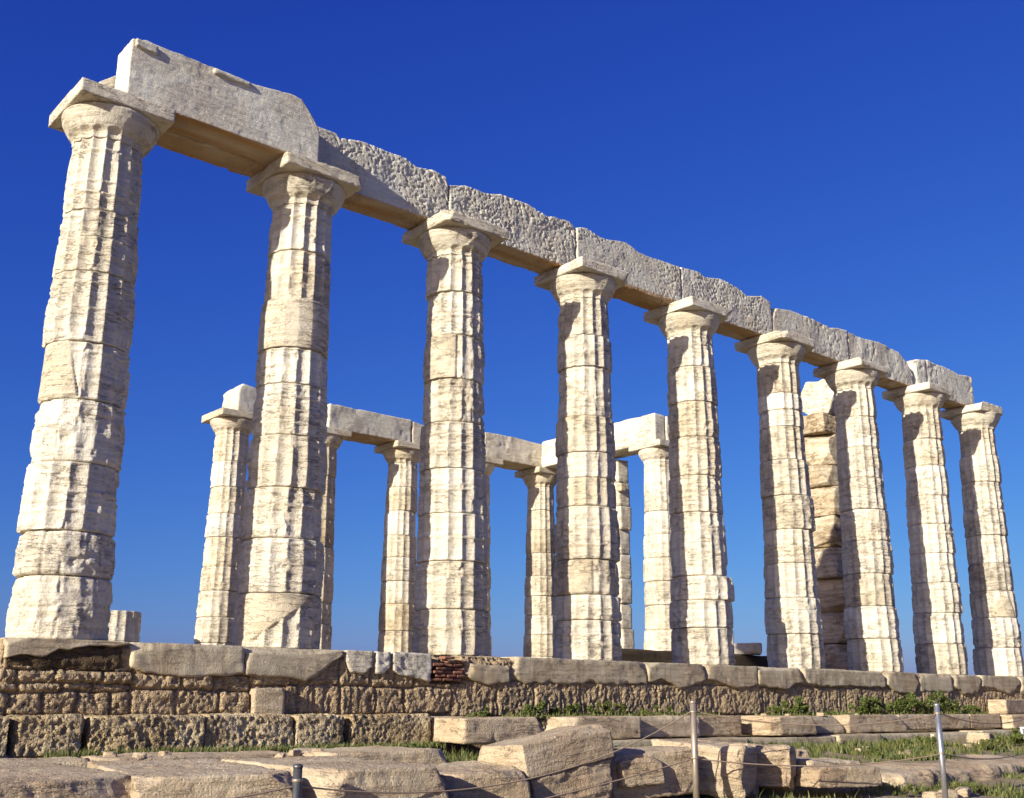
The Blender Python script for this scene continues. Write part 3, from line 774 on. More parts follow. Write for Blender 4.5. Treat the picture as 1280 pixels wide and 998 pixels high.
# wall of coursed poros rubble under the stylobate
def wall_mesh():
    dx = 0.018
    xs = np.concatenate([np.arange(-0.68, 9, 0.014), np.arange(9, 24, 0.022)])
    zs = np.arange(-0.80, -0.02, 0.013)
    X, Z = np.meshgrid(xs, zs)
    X, Z = X.ravel(), Z.ravel()
    P = np.stack([X, X * 0, Z], 1)
    wx = X + 0.035 * fbm(P * 4, 900, 2) + 0.012 * fbm(P * 14, 902, 2)
    wz = Z + 0.022 * fbm(P * 4, 901, 2) + 0.010 * fbm(P * 14, 903, 2)
    zones = [(-0.9, 0.60, [-0.05, -0.285, -0.405, -0.49, -0.72], [(0.5, 1.0), (0.35, 0.55), (0.25, 0.45), (0.28, 0.5)]),
             (0.60, 1.90, [-0.05, -0.30, -0.47, -0.72], [(0.5, 0.8), (0.3, 0.55), (0.3, 0.55)]),
             (1.90, 4.6, [-0.05, -0.40, -0.72], [(0.22, 0.5), (0.3, 0.6)]),
             (4.6, 24.5, [-0.05, -0.30, -0.74], [(0.4, 0.8), (0.45, 1.3)])]
    dist = np.full(len(X), 9.0); idn = np.zeros(len(X)); prn = np.zeros(len(X)); soft = np.zeros(len(X))
    rr = random.Random(4)
    sid = 0
    for zi, (xa, xb, cz, wd) in enumerate(zones):
        for c in range(len(cz) - 1):
            e = [xa]
            while e[-1] < xb - 0.2:
                e.append(min(xb, e[-1] + rr.uniform(*wd[c])))
            e[-1] = xb
            e = np.array(e)
            m = (wx >= xa) & (wx < xb) & (wz <= cz[c]) & (wz > cz[c + 1])
            if c == 0: m |= (wx >= xa) & (wx < xb) & (wz > cz[0])
            if c == len(cz) - 2: m |= (wx >= xa) & (wx < xb) & (wz <= cz[-1])
            ix = np.searchsorted(e, wx[m], side='right') - 1
            ix = np.clip(ix, 0, len(e) - 2)
            # corner-rounded distance to the joint
            hx, hz = (e[ix + 1] - e[ix]) / 2, (cz[c] - cz[c + 1]) / 2
            ax = hx - np.abs(wx[m] - (e[ix] + hx)); az = hz - np.abs(wz[m] - (cz[c] - hz))
            k = 0.04
            dd = np.minimum(ax, az) - k * np.clip(1 - np.maximum(ax, az) / k, 0, 1) * 0.35
            dist[m] = dd
            idn[m] = sid + ix
            sid += len(e)
            soft[m] = (0.2, 0.35, 0.8, 0.9)[zi]
    st = vn(np.stack([idn * 1.37 + 0.5, idn * 0 + 3.5, idn * 0], 1), 77)
    tint = np.clip(0.15 + 0.9 * vn(np.stack([idn * 2.11 + 0.3, idn * 0 + 8.5, idn * 0], 1), 78), 0, 0.9)
    h = 0.065 * (1 - np.exp(-np.clip(dist, 0, 1) / 0.010)) + 0.030 * st
    soften = sst(0.2, 0.9, soft * (0.7 + 0.6 * fbm(P * 1.5, 905, 2)))
    h = h * (1 - 0.2 * soften)
    gro = fbm(np.stack([X * 22, X * 0, Z * 7], 1), 906, 3, 0.65)
    iso = fbm(P * 20, 907, 3, 0.6)
    h += 0.018 * soften * gro + 0.013 * fbm(P * 32, 907, 3, 0.65) + 0.014 * fbm(P * 6, 908, 2)
    h -= 0.020 * sst(0.16, 0.5, fbm(np.stack([X * 26, X * 0 + 9, Z * (26 - 15 * soften)], 1), 909, 2))
    h -= 0.09 * sst(4.26, 4.30, X) * sst(4.80, 4.74, X) * sst(-0.37, -0.33, Z)
    # set back and dark under the broken first slab
    h -= 0.05 * sst(-0.28, -0.24, Z) * sst(0.62, 0.5, X)
    Y = -0.60 - h
    Y[X < -0.675] = -0.30
    V = np.stack([X - 10, Y, Z], 1)
    return mesh_np('foundation_wall', V, grid_faces(len(xs), len(zs)), tint=tint)
fw = link('foundation_wall', None, loc=(10, 0, 0))
tag(fw, 'rough brown porous rubble wall right under the marble slabs of the near row', 'wall')
link('masonry', wall_mesh(), POROS, fw)
P, Q = worn_box((1.1, 0.12, 0.22), res=0.016, seed=911, rough=0.012, low=0.012, strata=0.012, rnd=0.02, pit=0.02, chip=0.03)
link('eroded_band', mesh_np('eroded_band', P, Q), DARKPOROS, fw, (-0.08 - 10, -0.60, -0.285))
P, Q = worn_box((24.0, 12.9, 1.9), res=0.5, seed=912, rough=0.0, low=0.0, rnd=0.01)
link('core', mesh_np('core', P, Q), POROS, fw, (11.39 - 10, 5.95, -1.96))
P, Q = worn_box((0.10, 12.7, 1.86), res=0.06, seed=914, rough=0.02, rf=9, low=0.03, pit=0.03, pf=6, rnd=0.02, chip=0.05)
link('side_masonry', mesh_np('side_masonry', P, Q), POROS, fw, (-0.63 - 10, 5.98, -1.95))
# pale field stone let into the wall
P, Q = worn_box((0.36, 0.16, 0.30), res=0.02, seed=913, rough=0.004, low=0.02, rnd=0.02, planes=[((1, -1, 0.4), 0.19), ((-1, 0, 1), 0.26)], strata=0.006)
o = link('inset_stone', mesh_np('inset_stone', P, Q), FALLEN, fw, (2.08 - 10, -0.66, -0.735), color=(0, 0, 0.47, 1))
o['label'] = 'smooth pale stone set in the rough wall'

fl = block('temple_floor', None, None, -0.60, 23, 0.62, 12.8, -0.2, -0.008, SOIL, 915, res=0.3, rough=0.0, low=0.0, rnd=0.01)
tag(fl, None, None, None, 'structure')

# ledge course (second step): porous blocks at the left, broken marble to the right
GLP = 'porous blocks of the lower ledge'
for k, (x0, x1, lab) in enumerate([(-1.75, -0.64, 'porous brown ledge block at the far left end of the lower course'), (-0.58, 0.0, 'short pitted porous block on the lower ledge, with a dark gap beside it'),
                            (0.07, 1.21, 'long pitted porous ledge block below the first marble slabs'), (1.23, 2.23, 'porous ledge block with a flat shelf on top, middle of the brown course'),
                            (2.25, 2.84, 'very pitted porous ledge block just left of a dark gap'), (2.93, 4.0, 'last porous brown ledge block, touching the bright white marble block')]):
    block('porous_block', lab, 'ledge block', x0, x1, -1.06 + 0.02 * (k % 2), -0.50, -1.06, -0.715, POROS, 700 + k, group=GLP, res=0.0135, color=(0.28, 0.0, 0.5, 1),
          rough=0.012, rf=36, low=0.022, pit=0.024, pf=27, rnd=0.015, chip=0.05)
# rubble footing seen below the pitted blocks
block('footing', 'strip of pale rubble footing below the porous ledge blocks', 'footing', -1.7, 4.0, -1.0, -0.4, -1.6, -1.05, FALLEN, 720, res=0.03, rough=0.02, low=0.03, pit=0.02, pf=9, rnd=0.03, chip=0.05)

GLM = 'marble blocks of the lower ledge'
LM = [  # x0, x1, y0, y1, zlo, zhi, extra
    (4.05, 5.28, -1.62, -0.72, -1.02, -0.745, dict(planes=[((1, -0.7, 0.8), 0.60)], color=(0, -0.08, 0.56, 1), lab='bright white ledge block with a split lit end, right of the porous blocks')),
    (5.92, 7.22, -1.35, -0.72, -1.02, -0.745, dict(planes=[((-1, -1.1, 0.9), 0.55)], color=(0, -0.05, 0.53, 1), lab='pale ledge block with a sloping broken top, behind the big tilted block')),
    (7.26, 8.58, -1.22, -0.72, -1.02, -0.745, dict(planes=[((0, -1, 1.3), 0.23), ((-1, -1, 0.4), 0.62)], color=(0, 0, 0.5, 1), lab='long ledge block with a sloping front, left of the middle post')),
    (8.60, 9.58, -1.15, -0.72, -1.02, -0.745, dict(chip=0.07, color=(0.15, 0, 0.46, 1), lab='brown streaked ledge block directly right of the middle post')),
    (9.90, 10.95, -1.50, -0.72, -1.02, -0.75, dict(planes=[((-1, -1, 1.0), 0.50), ((-0.6, -1, -0.2), 0.52), ((1, -1, 0.7), 0.56)], color=(0.1, -0.05, 0.53, 1), lab='angular broken ledge boulder with bright facets, below the sixth near column')),
    (11.0, 12.05, -1.25, -0.72, -1.02, -0.755, dict(planes=[((0.2, -1, 1.0), 0.22), ((1, -1, 0.1), 0.55)], chip=0.06, color=(0.05, 0, 0.5, 1), lab='fractured flat ledge slab broken into layers, below the sixth and seventh near columns')),
    (12.12, 13.9, -1.28, -0.72, -1.02, -0.745, dict(planes=[((-1, -0.8, 0.1), 0.83), ((0.3, -1, 1), 0.33)], color=(0.05, -0.02, 0.5, 1), lab='squared ledge block with a lit triangular end, below the seventh near column')),
    (13.93, 16.4, -1.10, -0.72, -1.0, -0.745, dict(color=(0.05, 0.0, 0.48, 1), lab='long flat ledge block behind the shiny right post')),
    (16.43, 17.6, -1.10, -0.72, -1.0, -0.745, dict(color=(0.2, 0.0, 0.46, 1), lab='dull brown ledge block under the small white block at the right')),
    (17.68, 19.6, -1.30, -0.72, -1.02, -0.75, dict(chip=0.09, planes=[((0, -1, 1), 0.28)], color=(0.05, 0, 0.5, 1), lab='worn ledge block at the right edge above the white panel')),
    (19.65, 21.5, -1.1, -0.72, -1.0, -0.745, dict(color=(0.05, 0, 0.5, 1), lab='ledge block beyond the right edge of the platform view'))]
for k, (x0, x1, y0, y1, zl, zh, ex) in enumerate(LM):
    lab = ex.pop('lab')
    kw = dict(rnd=0.014, chip=0.035, rough=0.005, low=0.012, strata=0.004, pit=0.008, pf=8)
    kw.update(ex)
    block('ledge_block', lab, 'ledge block', x0, x1, y0, y1, zl, zh, FALLEN, 740 + k, group=GLM, res=0.026, **kw)
block('ledge_block', 'small white block with a ribbed lit end, lying on the ledge at the right edge', 'ledge block', 17.9, 19.9, -0.98, -0.62, -0.745, -0.47, FALLEN, 760,
      res=0.03, rnd=0.012, chip=0.02, rough=0.006, color=(0, -0.06, 0.54, 1), rot=(0, 0, R(6)))
# third step
st3 = link('lower_step', None, loc=(10, 0, 0))
tag(st3, 'thin lowest marble step running along the foot of the ledge blocks on the right', 'step')
xs3 = [5.4, 7.4, 9.2, 11.4, 12.6, 14.2, 16.0, 18.2, 20.5]
for k in range(len(xs3) - 1):
    block('step_block', None, None, xs3[k] + 0.015 - 10, xs3[k + 1] - 10, -1.52 - 0.05 * (k % 2), -0.7, -1.5, -1.03 - 0.01 * (k % 3), STYLO, 770 + k, st3, res=0.035,
          rnd=0.012, chip=0.04, rough=0.005, low=0.008, color=(0.05, 0, 0.52, 1))

# ------------------------------------------------------------------ ground, sea
def gz(X, Y):
    X = np.asarray(X, dtype=np.float64); Y = np.asarray(Y, dtype=np.float64)
    base = -1.17 - 0.115 * np.clip(-1.4 - Y, 0, 7.5) - 0.035 * np.clip(3.0 - X, 0, 6) * np.clip((-2.5 - Y) / 2.5, 0, 1)
    far = np.hypot(X - 8, Y - 2)
    base = base - 0.0016 * np.clip(far - 26, 0, 500) ** 1.7
    P = np.stack([X, Y, X * 0], 1)
    return base + 0.05 * fbm(P * 0.9, 801, 3) + 0.012 * fbm(P * 9, 802, 2)

def ground():
    xs = np.concatenate([-np.geomspace(170, 6.2, 26), np.arange(-6, 22, 0.075), np.geomspace(22.4, 190, 26)])
    ys = np.concatenate([-np.geomspace(170, 12.4, 26), np.arange(-12, -0.9, 0.075), np.arange(-0.8, 16, 1.2), np.geomspace(17, 190, 26)])
    X, Y = np.meshgrid(xs, ys)
    X, Y = X.ravel(), Y.ravel()
    Z = np.maximum(gz(X, Y), -62)
    V = np.stack([X, Y, Z], 1)
    return mesh_np('ground', V, grid_faces(len(xs), len(ys)))
tag(link('ground', ground(), SOIL), None, None, None, 'structure')
sm, t_, b_ = nodes('sea_water')
b_.inputs['Base Color'].default_value = (0.02, 0.06, 0.13, 1)
b_.inputs['Roughness'].default_value = 0.25
g_ = G(t_); v_, _ = coords(g_)
bp_ = g_.n('ShaderNodeBump'); bp_.inputs['Strength'].default_value = 0.3
g_.l(g_.noise(v_, 0.2, 5, 0.6), bp_.inputs['Height']); g_.l(bp_.outputs[0], b_.inputs['Normal'])
sea = mesh_np('sea', [(-12000, -12000, 0), (12000, -12000, 0), (12000, 12000, 0), (-12000, 12000, 0)], [(0, 1, 2, 3)])
tag(link('sea', sea, sm, None, (0, 0, -60)), None, None, None, 'structure')

# ------------------------------------------------------------------ fallen blocks in the foreground
def stone_block(name, label, cat, size, loc, rot=(0, 0, 0), mat=None, seed=0, color=NEUT, group=None, res=0.02, facets=7, **kw):
    d = dict(rnd=0.005, chip=0.022, rough=0.008, rf=26, low=0.010, strata=0.006, pit=0.008, pf=10)
    d.update(kw)
    rf_ = random.Random(seed * 3 + 1)
    pl = list(d.get('planes', ()))
    for k in range(facets):
        v = np.array([rf_.choice((-1, 1)) * rf_.uniform(0.3, 1), -rf_.uniform(0.1, 1) if k % 3 else rf_.uniform(-1, 1), rf_.uniform(0.2, 1)])
        v /= np.linalg.norm(v)
        reach = float((np.abs(v) * np.array(size) / 2).sum())
        pl.append((tuple(v), reach - rf_.uniform(0.03, 0.11) * min(1.0, max(size[2], 0.15) * 2)))
    d['planes'] = pl
    P, Q = worn_box(size, res=res, seed=seed, **d)
    o = link(name, mesh_np(name, P, Q), mat or FALLEN, None, loc, tuple(R(a) for a in rot), color)
    return tag(o, label, cat, group)
GF = 'fallen marble blocks in the foreground'
stone_block('marble_slab', 'large grey brown slab at the bottom left corner with a chipped front edge', 'stone slab', (2.0, 1.95, 0.62), (-1.60, -3.22, -1.68), seed=820, group=GF,
            planes=[((0, -1, 1.6), 0.765), ((0.25, -1, 0.5), 1.06)], low=0.006, color=(0.0, 0.0, 0.50, 1))
stone_block('marble_slab', 'second large slab from the bottom left, with a small hole in its flat top', 'stone slab', (1.10, 2.05, 0.62), (-0.03, -3.42, -1.675), (0, 0, -11), seed=821, group=GF,
            planes=[], low=0.006, dents=[((0.15, -0.55, 0.31), 0.05, 0.05)], color=(0.0, 0.0, 0.5, 1))
stone_block('marble_slab', 'slab with a bright left end and scooped front edge, right of the short left post', 'stone slab', (1.04, 1.9, 0.62), (1.06, -3.70, -1.66), (0, 0, -3), seed=822, group=GF,
            planes=[((-1, -1, 1.3), 0.90), ((1, -1, 1.2), 0.91)], low=0.006, color=(0.0, -0.02, 0.5, 1))
for k, (x, y, sx, sy, rz) in enumerate([(-1.3, -1.72, 2.2, 0.72, 0), (0.8, -1.80, 1.9, 0.78, -2), (2.45, -2.05, 1.3, 1.05, -4)]):
    stone_block('paving_slab', ['flat worn paving slab along the foot of the wall at the left', 'flat worn paving slab behind the second bottom left slab', 'flat paving slab behind the slab with the scooped front edge'][k],
                'stone slab', (sx, sy, 0.4), (x, y, -1.452 + 0.012 * k), (0, 0, rz), seed=825 + k, group='flat paving slabs', low=0.02, color=(0.0, 0.0, 0.5, 1), res=0.03)
stone_block('marble_block', 'tilted block with a broken bright hollow on its front, left of the biggest block', 'stone block', (0.84, 0.75, 0.44), (2.22, -3.98, -1.54), (3, -2, -10), seed=830, group=GF,
            planes=[((-0.6, -1, 1.0), 0.46), ((0.6, -1, 1.3), 0.42), ((-1, -0.3, 0.2), 0.40)], chip=0.08, color=(0.05, -0.02, 0.5, 1))
bb = link('marble_block', None, None, None, (3.20, -4.00, -1.49), (R(-4), R(-9), R(-1)))
tag(bb, 'biggest tilted block in the foreground, two tiers and a bright lit left end', 'stone block', GF)
P, Q = worn_box((1.06, 0.74, 0.30), res=0.015, seed=831, rnd=0.012, chip=0.04, rough=0.005, low=0.012, planes=[((0, 1, 1.2), 0.31), ((-1, 0.6, 0.5), 0.55), ((0.3, -1, 2.5), 0.27)])
link('upper_tier', mesh_np('upper_tier', P, Q), FALLEN, bb, (0, 0, 0.345), color=(0.02, -0.04, 0.5, 1))
P, Q = worn_box((1.00, 0.70, 0.36), res=0.015, seed=832, rnd=0.02, chip=0.09, rough=0.010, low=0.03, strata=0.02, planes=[((-1, 0, -0.55), 0.47), ((1, -1, -0.3), 0.53)])
link('lower_tier', mesh_np('lower_tier', P, Q), FALLEN, bb, (0.03, 0.0, -0.012), color=(0.1, 0.02, 0.44, 1))
stone_block('marble_block', 'block with a raised square boss on its front, left of the middle post', 'stone block', (1.02, 0.60, 0.42), (4.32, -3.98, -1.42), (0, -2, -8), seed=833, group=GF,
            planes=[((0, -1, 2.2), 0.30)], chip=0.05, color=(0.05, 0.02, 0.47, 1))
stone_block('marble_block', 'small raised slab of stone leaning on the block left of the middle post', 'stone block', (0.5, 0.14, 0.25), (4.06, -4.27, -1.31), (-8, -2, -8), seed=834, group=GF, color=(0.05, 0.0, 0.47, 1), chip=0.03)
stone_block('boulder', 'bright lumpy boulder right of the middle post, lit on its pitted front', 'boulder', (0.90, 0.75, 0.48), (5.42, -4.0, -1.46), (4, 3, 26), seed=835, group=GF,
            planes=[((-1, -0.2, -0.6), 0.42), ((1, -1, 0.2), 0.52), ((-0.3, 1, 0.8), 0.4)], chip=0.10, low=0.05, pit=0.025, pf=10, color=(0.0, -0.04, 0.53, 1))
stone_block('boulder', 'second lumpy boulder touching the bright one, with a dark cleft between them', 'boulder', (0.62, 0.6, 0.42), (6.12, -4.12, -1.44), (0, 6, 30), seed=836, group=GF,
            planes=[((-1, -0.4, -0.3), 0.28), ((1, 0, 0.8), 0.30)], chip=0.10, low=0.05, pit=0.02, pf=10, color=(0.1, 0.0, 0.5, 1))
stone_block('marble_slab', 'pitted flat slab lying behind the two lumpy boulders', 'stone slab', (1.7, 0.9, 0.20), (6.6, -3.30, -1.22), (3, 3, -4), seed=837, group=GF, pit=0.03, pf=14, chip=0.06, color=(0.0, 0.0, 0.52, 1))
stone_block('marble_block', 'low squared block with a smooth front, right of the lumpy boulders', 'stone block', (0.98, 0.62, 0.20), (6.85, -4.42, -1.41), (0, 1, -8), seed=838, group=GF, chip=0.03, color=(0.05, 0.0, 0.5, 1))
stone_block('marble_slab', 'thin split layer of stone on top of the low squared block', 'stone slab', (0.9, 0.5, 0.06), (6.95, -4.22, -1.215), (2, 2, -3), seed=839, group=GF, chip=0.05, color=(0.0, 0.0, 0.53, 1))
stone_block('rock', 'small pale stone at the foot of the step behind the shiny right post', 'rock', (0.55, 0.35, 0.20), (15.3, -1.85, -1.26), (0, 4, 15), seed=840, chip=0.08, low=0.03, color=(0, -0.04, 0.53, 1),
            planes=[((-1, -1, 0.6), 0.28)])
# flat bedrock
for k, (x, y, sx, sy, rz, zt, lab) in enumerate([(11.9, -3.35, 7.6, 1.55, 6, -1.40, 'broad flat shelf of pinkish bedrock behind the foot of the right post'),
                                              (10.2, -6.6, 4.6, 1.5, 12, -1.585, 'flat bedrock slab at the bottom right corner in front of the right post'),
                                              (7.1, -5.75, 1.9, 0.7, 4, -1.54, 'narrow crumbly rock ledge in front of the low squared block')]):
    stone_block('bedrock', lab, 'rock', (sx, sy, 0.5), (x, y, zt - 0.46), (0, 0, rz), seed=850 + k, res=0.05, facets=2, chip=0.16, rnd=0.08, low=0.07, lf=1.6, rough=0.015, strata=0.0, color=(0.1, -0.03, 0.5, 1))
# scatter of loose stones
rs = random.Random(8)
for k in range(46):
    if k < 20:
        x, y = rs.uniform(8, 17.5), rs.uniform(-2.6, -1.75)
    else:
        x, y = rs.uniform(2.3, 9.0), rs.uniform(-5.6, -4.7)
    s_ = rs.uniform(0.05, 0.15)
    z = float(gz([x], [y])[0])
    P, Q = worn_box((s_ * 1.4, s_, s_ * 0.7), res=s_ / 7, rnd=s_ * 0.25, seed=860 + k, rough=0.004, low=s_ * 0.15, chip=s_ * 0.2)
    tag(link('loose_stone', mesh_np('loose_stone', P, Q), FALLEN, None, (x, y, z - s_ * 0.15), (0, 0, rs.uniform(0, 6)), (0, -0.03, 0.52, 1)),
        ['small pale loose stone in the grass at the foot of the lower step', 'small pale loose stone on the ground in front of the fallen blocks'][k >= 20], 'loose stone',
        ['loose stones below the step', 'loose stones before the fallen blocks'][k >= 20])

for k in range(26):
    if k < 12:
        x, y, z = rs.uniform(-1.6, 2.6), rs.uniform(-2.6, -1.25), -1.055
    else:
        x, y, z = rs.uniform(9.6, 13.5), rs.uniform(-1.15, -0.8), -0.75
        if k > 19: x, y, z = rs.uniform(5.3, 7.2), rs.uniform(-1.9, -1.6), -1.2
    s_ = rs.uniform(0.03, 0.09)
    P, Q = worn_box((s_ * 1.5, s_, s_ * 0.7), res=s_ / 6, rnd=s_ * 0.12, seed=1200 + k, rough=0.003, low=s_ * 0.12, chip=s_ * 0.2, planes=[((1, -1, 1.2), s_ * 0.55), ((-1, -0.4, 0.8), s_ * 0.6)])
    tag(link('stone_chip', mesh_np('stone_chip', P, Q), FALLEN, None, (x, y, z - 0.004), (0, 0, rs.uniform(0, 6)), (0.1, -0.03, 0.52, 1)),
        'small broken stone chip lying on the flat slabs at the left' if k < 12 else ('small broken stone chip lying on the ledge blocks' if k < 20 else 'small broken stone chip at the foot of the lower step'), 'stone chip',
        'stone chips on the slabs' if k < 12 else ('stone chips on the ledge' if k < 20 else 'stone chips below the step'))

# ------------------------------------------------------------------ barrier posts and ropes
METAL = plain('galvanised_metal', (0.42, 0.42, 0.42), 0.38, 0.75)
RUSTY = plain('weathered_metal', (0.34, 0.28, 0.21), 0.5, 0.55)
DARKM = plain('dark_metal', (0.12, 0.12, 0.115), 0.45, 0.6)
ROPE = plain('rope', (0.36, 0.26, 0.17), 0.8)

def lathe(prof, n=20):
    th = np.arange(n) / n * 2 * np.pi
    V = np.concatenate([np.stack([r * np.cos(th), r * np.sin(th), np.full(n, z)], 1) for r, z in prof])
    nb = len(V)
    V = np.concatenate([V, [[0, 0, prof[0][1]], [0, 0, prof[-1][1]]]])
    u = np.arange(n); u1 = (u + 1) % n
    T = np.concatenate([np.stack([np.full(n, nb), u1, u], 1), np.stack([np.full(n, nb + 1), (len(prof) - 1) * n + u, (len(prof) - 1) * n + u1], 1)])
    return V, grid_faces(n, len(prof), True), T

def tube(pts, r, n=8):
    pts = np.array(pts, np.float64)
    d = np.gradient(pts, axis=0); d /= np.linalg.norm(d, axis=1, keepdims=True)
    up = np.array([0, 0, 1.0])
    a = np.cross(d, up); a /= np.linalg.norm(a, axis=1, keepdims=True)
    b = np.cross(a, d)
    th = np.arange(n) / n * 2 * np.pi
    V = (pts[:, None] + r * (np.cos(th)[None, :, None] * a[:, None] + np.sin(th)[None, :, None] * b[:, None])).reshape(-1, 3)
    return V, grid_faces(n, len(pts), True)

POSTS = [(0.17, -4.74, -2.06, -0.985, 'short dark metal post at the bottom left, in front of the slabs', DARKM),
         (5.44, -3.80 - 0.9, -1.66, -0.545, 'rusty metal barrier post in the middle of the foreground', RUSTY),
         (7.88, -5.18, -1.70, -0.56, 'shiny metal barrier post on the right, leaning slightly', METAL),
         (11.6, -4.50, -1.72, -0.62, 'metal barrier post just outside the right edge of the view', METAL),
         (-2.3, -4.95, -2.3, -1.05, 'dark metal barrier post just outside the left edge of the view', DARKM)]
mx, my = 4.60, -4.48
POSTS[1] = (mx, my, -1.66, -0.547, POSTS[1][4], RUSTY)
rootp = []
for (x, y, zb, zt, lab, mt) in POSTS:
    h = zt - zb
    rt = link('barrier_post', None, loc=(x, y, zb)); tag(rt, lab, 'post', 'barrier posts')
    rd = 0.031
    V, Q, T = lathe([(rd, 0), (rd, h - 0.02)], 20)
    link('pole', mesh_np('pole', V, Q, T), mt, rt)
    V, Q, T = lathe([(rd + 0.003, h - 0.02), (rd + 0.004, h - 0.012), (rd + 0.003, h - 0.002), (rd - 0.008, h + 0.006), (0.004, h + 0.009)], 20)
    link('cap', mesh_np('cap', V, Q, T), mt, rt)
    for zr in (h - 0.10, h - 0.52):
        if zr < 0.2: continue
        V, Q, T = lathe([(rd, zr - 0.012), (rd + 0.006, zr - 0.008), (rd + 0.006, zr + 0.008), (rd, zr + 0.012)], 20)
        link('rope_collar', mesh_np('rope_collar', V, Q, T), RUSTY, rt)
def rope(p, q, sag, lab):
    t = np.linspace(0, 1, 40)[:, None]
    pts = np.array(p) * (1 - t) + np.array(q) * t
    pts[:, 2] -= sag * 4 * t[:, 0] * (1 - t[:, 0])
    c = pts[0].copy()
    V, Q = tube(pts - c, 0.006)
    tag(link('barrier_rope', mesh_np('barrier_rope', V, Q), ROPE, None, c), lab, 'rope', 'ropes of the barrier')
def top_of(k, dz, side):
    x, y, zb, zt = POSTS[k][:4]
    dirs = Vector((POSTS[2][0] - POSTS[0][0], POSTS[2][1] - POSTS[0][1], 0)).normalized() * 0.036 * side
    return (x + dirs.x, y + dirs.y, zt + dz)
rope(top_of(0, -0.14, 1), top_of(1, -0.10, -1), 0.28, 'upper sagging rope from the short dark left post to the rusty middle post')
rope(top_of(0, -0.53, 1), top_of(1, -0.53, -1), 0.05, 'lower rope rising from the short dark left post to the rusty middle post')
rope(top_of(1, -0.10, 1), top_of(2, -0.11, -1), 0.12, 'upper sagging rope between the rusty middle post and the shiny right post')
rope(top_of(1, -0.53, 1), top_of(2, -0.53, -1), 0.09, 'lower sagging rope between the rusty middle post and the shiny right post')
rope(top_of(2, -0.10, 1), top_of(3, -0.10, -1), 0.10, 'upper rope leaving the shiny right post towards the right edge')
rope(top_of(2, -0.53, 1), top_of(3, -0.53, -1), 0.08, 'lower rope leaving the shiny right post towards the right edge')
rope(top_of(4, -0.14, 1), top_of(0, -0.14, -1), 0.06, 'short rope leaving the dark left post downwards to the bottom edge')

# white panel at the right edge
WHITE = plain('white_paint', (0.72, 0.72, 0.70), 0.5)
GREYP = plain('grey_panel', (0.30, 0.29, 0.29), 0.6)
rt = link('white_panel', None, loc=(16.95, -2.05, -1.27), rot=(R(-8), 0, R(-35)))
tag(rt, 'small white framed panel with diagonal bars, standing in the grass at the right edge', 'panel')
def pbox(name, sx, sy, sz, loc, rot, mat, seed):
    P, Q = worn_box((sx, sy, sz), res=min(sx, sy, sz) * 0.9, rnd=0.002, seed=seed, rough=0.0, low=0.0)
    link(name, mesh_np(name, P, Q), mat, rt, loc, rot)
pbox('backing', 0.50, 0.02, 0.30, (0, 0.02, 0.0), (0, 0, 0), GREYP, 1)
pbox('frame_bar', 0.54, 0.03, 0.035, (0, 0, 0.28), (0, 0, 0), WHITE, 2)
pbox('frame_bar', 0.54, 0.03, 0.035, (0, 0, -0.02), (0, 0, 0), WHITE, 3)
pbox('frame_bar', 0.035, 0.03, 0.27, (-0.25, 0, 0.012), (0, 0, 0), WHITE, 4)
pbox('frame_bar', 0.035, 0.03, 0.27, (0.25, 0, 0.012), (0, 0, 0), WHITE, 5)
pbox('diagonal_bar', 0.46, 0.022, 0.028, (-0.0, -0.004, 0.13), (0, R(33), 0), WHITE, 6)
pbox('diagonal_bar', 0.34, 0.022, 0.025, (0.03, -0.004, 0.10), (0, R(-40), 0), WHITE, 7)

# ------------------------------------------------------------------ plants
def leaf_cloud(pts, nrm_rng, size, asp=0.45):
    """one small rhomb leaf per point"""
    n = len(pts)
    a = nrm_rng.normal(size=(n, 3)); a /= np.linalg.norm(a, axis=1, keepdims=True)
    a[:, 2] = np.abs(a[:, 2]) * 0.8
    b = np.cross(a, nrm_rng.normal(size=(n, 3))); b /= np.linalg.norm(b, axis=1, keepdims=True)
    s = size * nrm_rng.uniform(0.6, 1.4, (n, 1))
    V = np.stack([pts - a * s * 0.5, pts + b * s * asp * 0.5, pts + a * s * 0.5, pts - b * s * asp * 0.5], 1).reshape(-1, 3)
    Q = np.arange(n * 4).reshape(-1, 4)
    return V, Q

def bush(label, x, y, z, rx, ry, h, n, seed, group, size=0.035, cat='bush', name='bush', mat=None):
    g = np.random.default_rng(seed)
    nc = max(5, int(n / 130))
    cen = np.stack([g.normal(0, rx * 0.45, nc), g.normal(0, ry * 0.4, nc), h * g.uniform(0.15, 0.75, nc) ** 1.0], 1)
    cen[:, 2] *= np.clip(1.15 - 0.5 * np.abs(cen[:, 0]) / rx, 0.3, 1.2)
    rad = g.uniform(0.10, 0.24, nc) * h * 1.1
    ci = g.integers(0, nc, n)
    d = g.normal(size=(n, 3)); d /= np.linalg.norm(d, axis=1, keepdims=True)
    pts = cen[ci] + d * (rad[ci] * g.uniform(0.35, 1.0, n) ** 0.6)[:, None]
    pts[:, 2] = np.abs(pts[:, 2])
    V, Q = leaf_cloud(pts, g, size)
    rt = link(name, None, loc=(x, y, z)); tag(rt, label, cat, group)
    link('foliage', mesh_np('foliage', V, Q, None, False), mat or LEAF, rt)
    # stems
    sv, sq, base = [], [], 0
    for k in range(min(nc, 12)):
        p0 = np.array([0, 0, -0.02]); p1 = cen[k] * 0.6 + np.array([0, 0, 0]); p2 = cen[k]
        v, q = tube([p0, (p0 + p1) / 2 + g.normal(0, 0.01, 3), p1, p2 + 1e-3], 0.004, 5)
        sv.append(v); sq.append(q + base); base += len(v)
    link('stems', mesh_np('stems', np.concatenate(sv), np.concatenate(sq)), DRY, rt)
    return rt
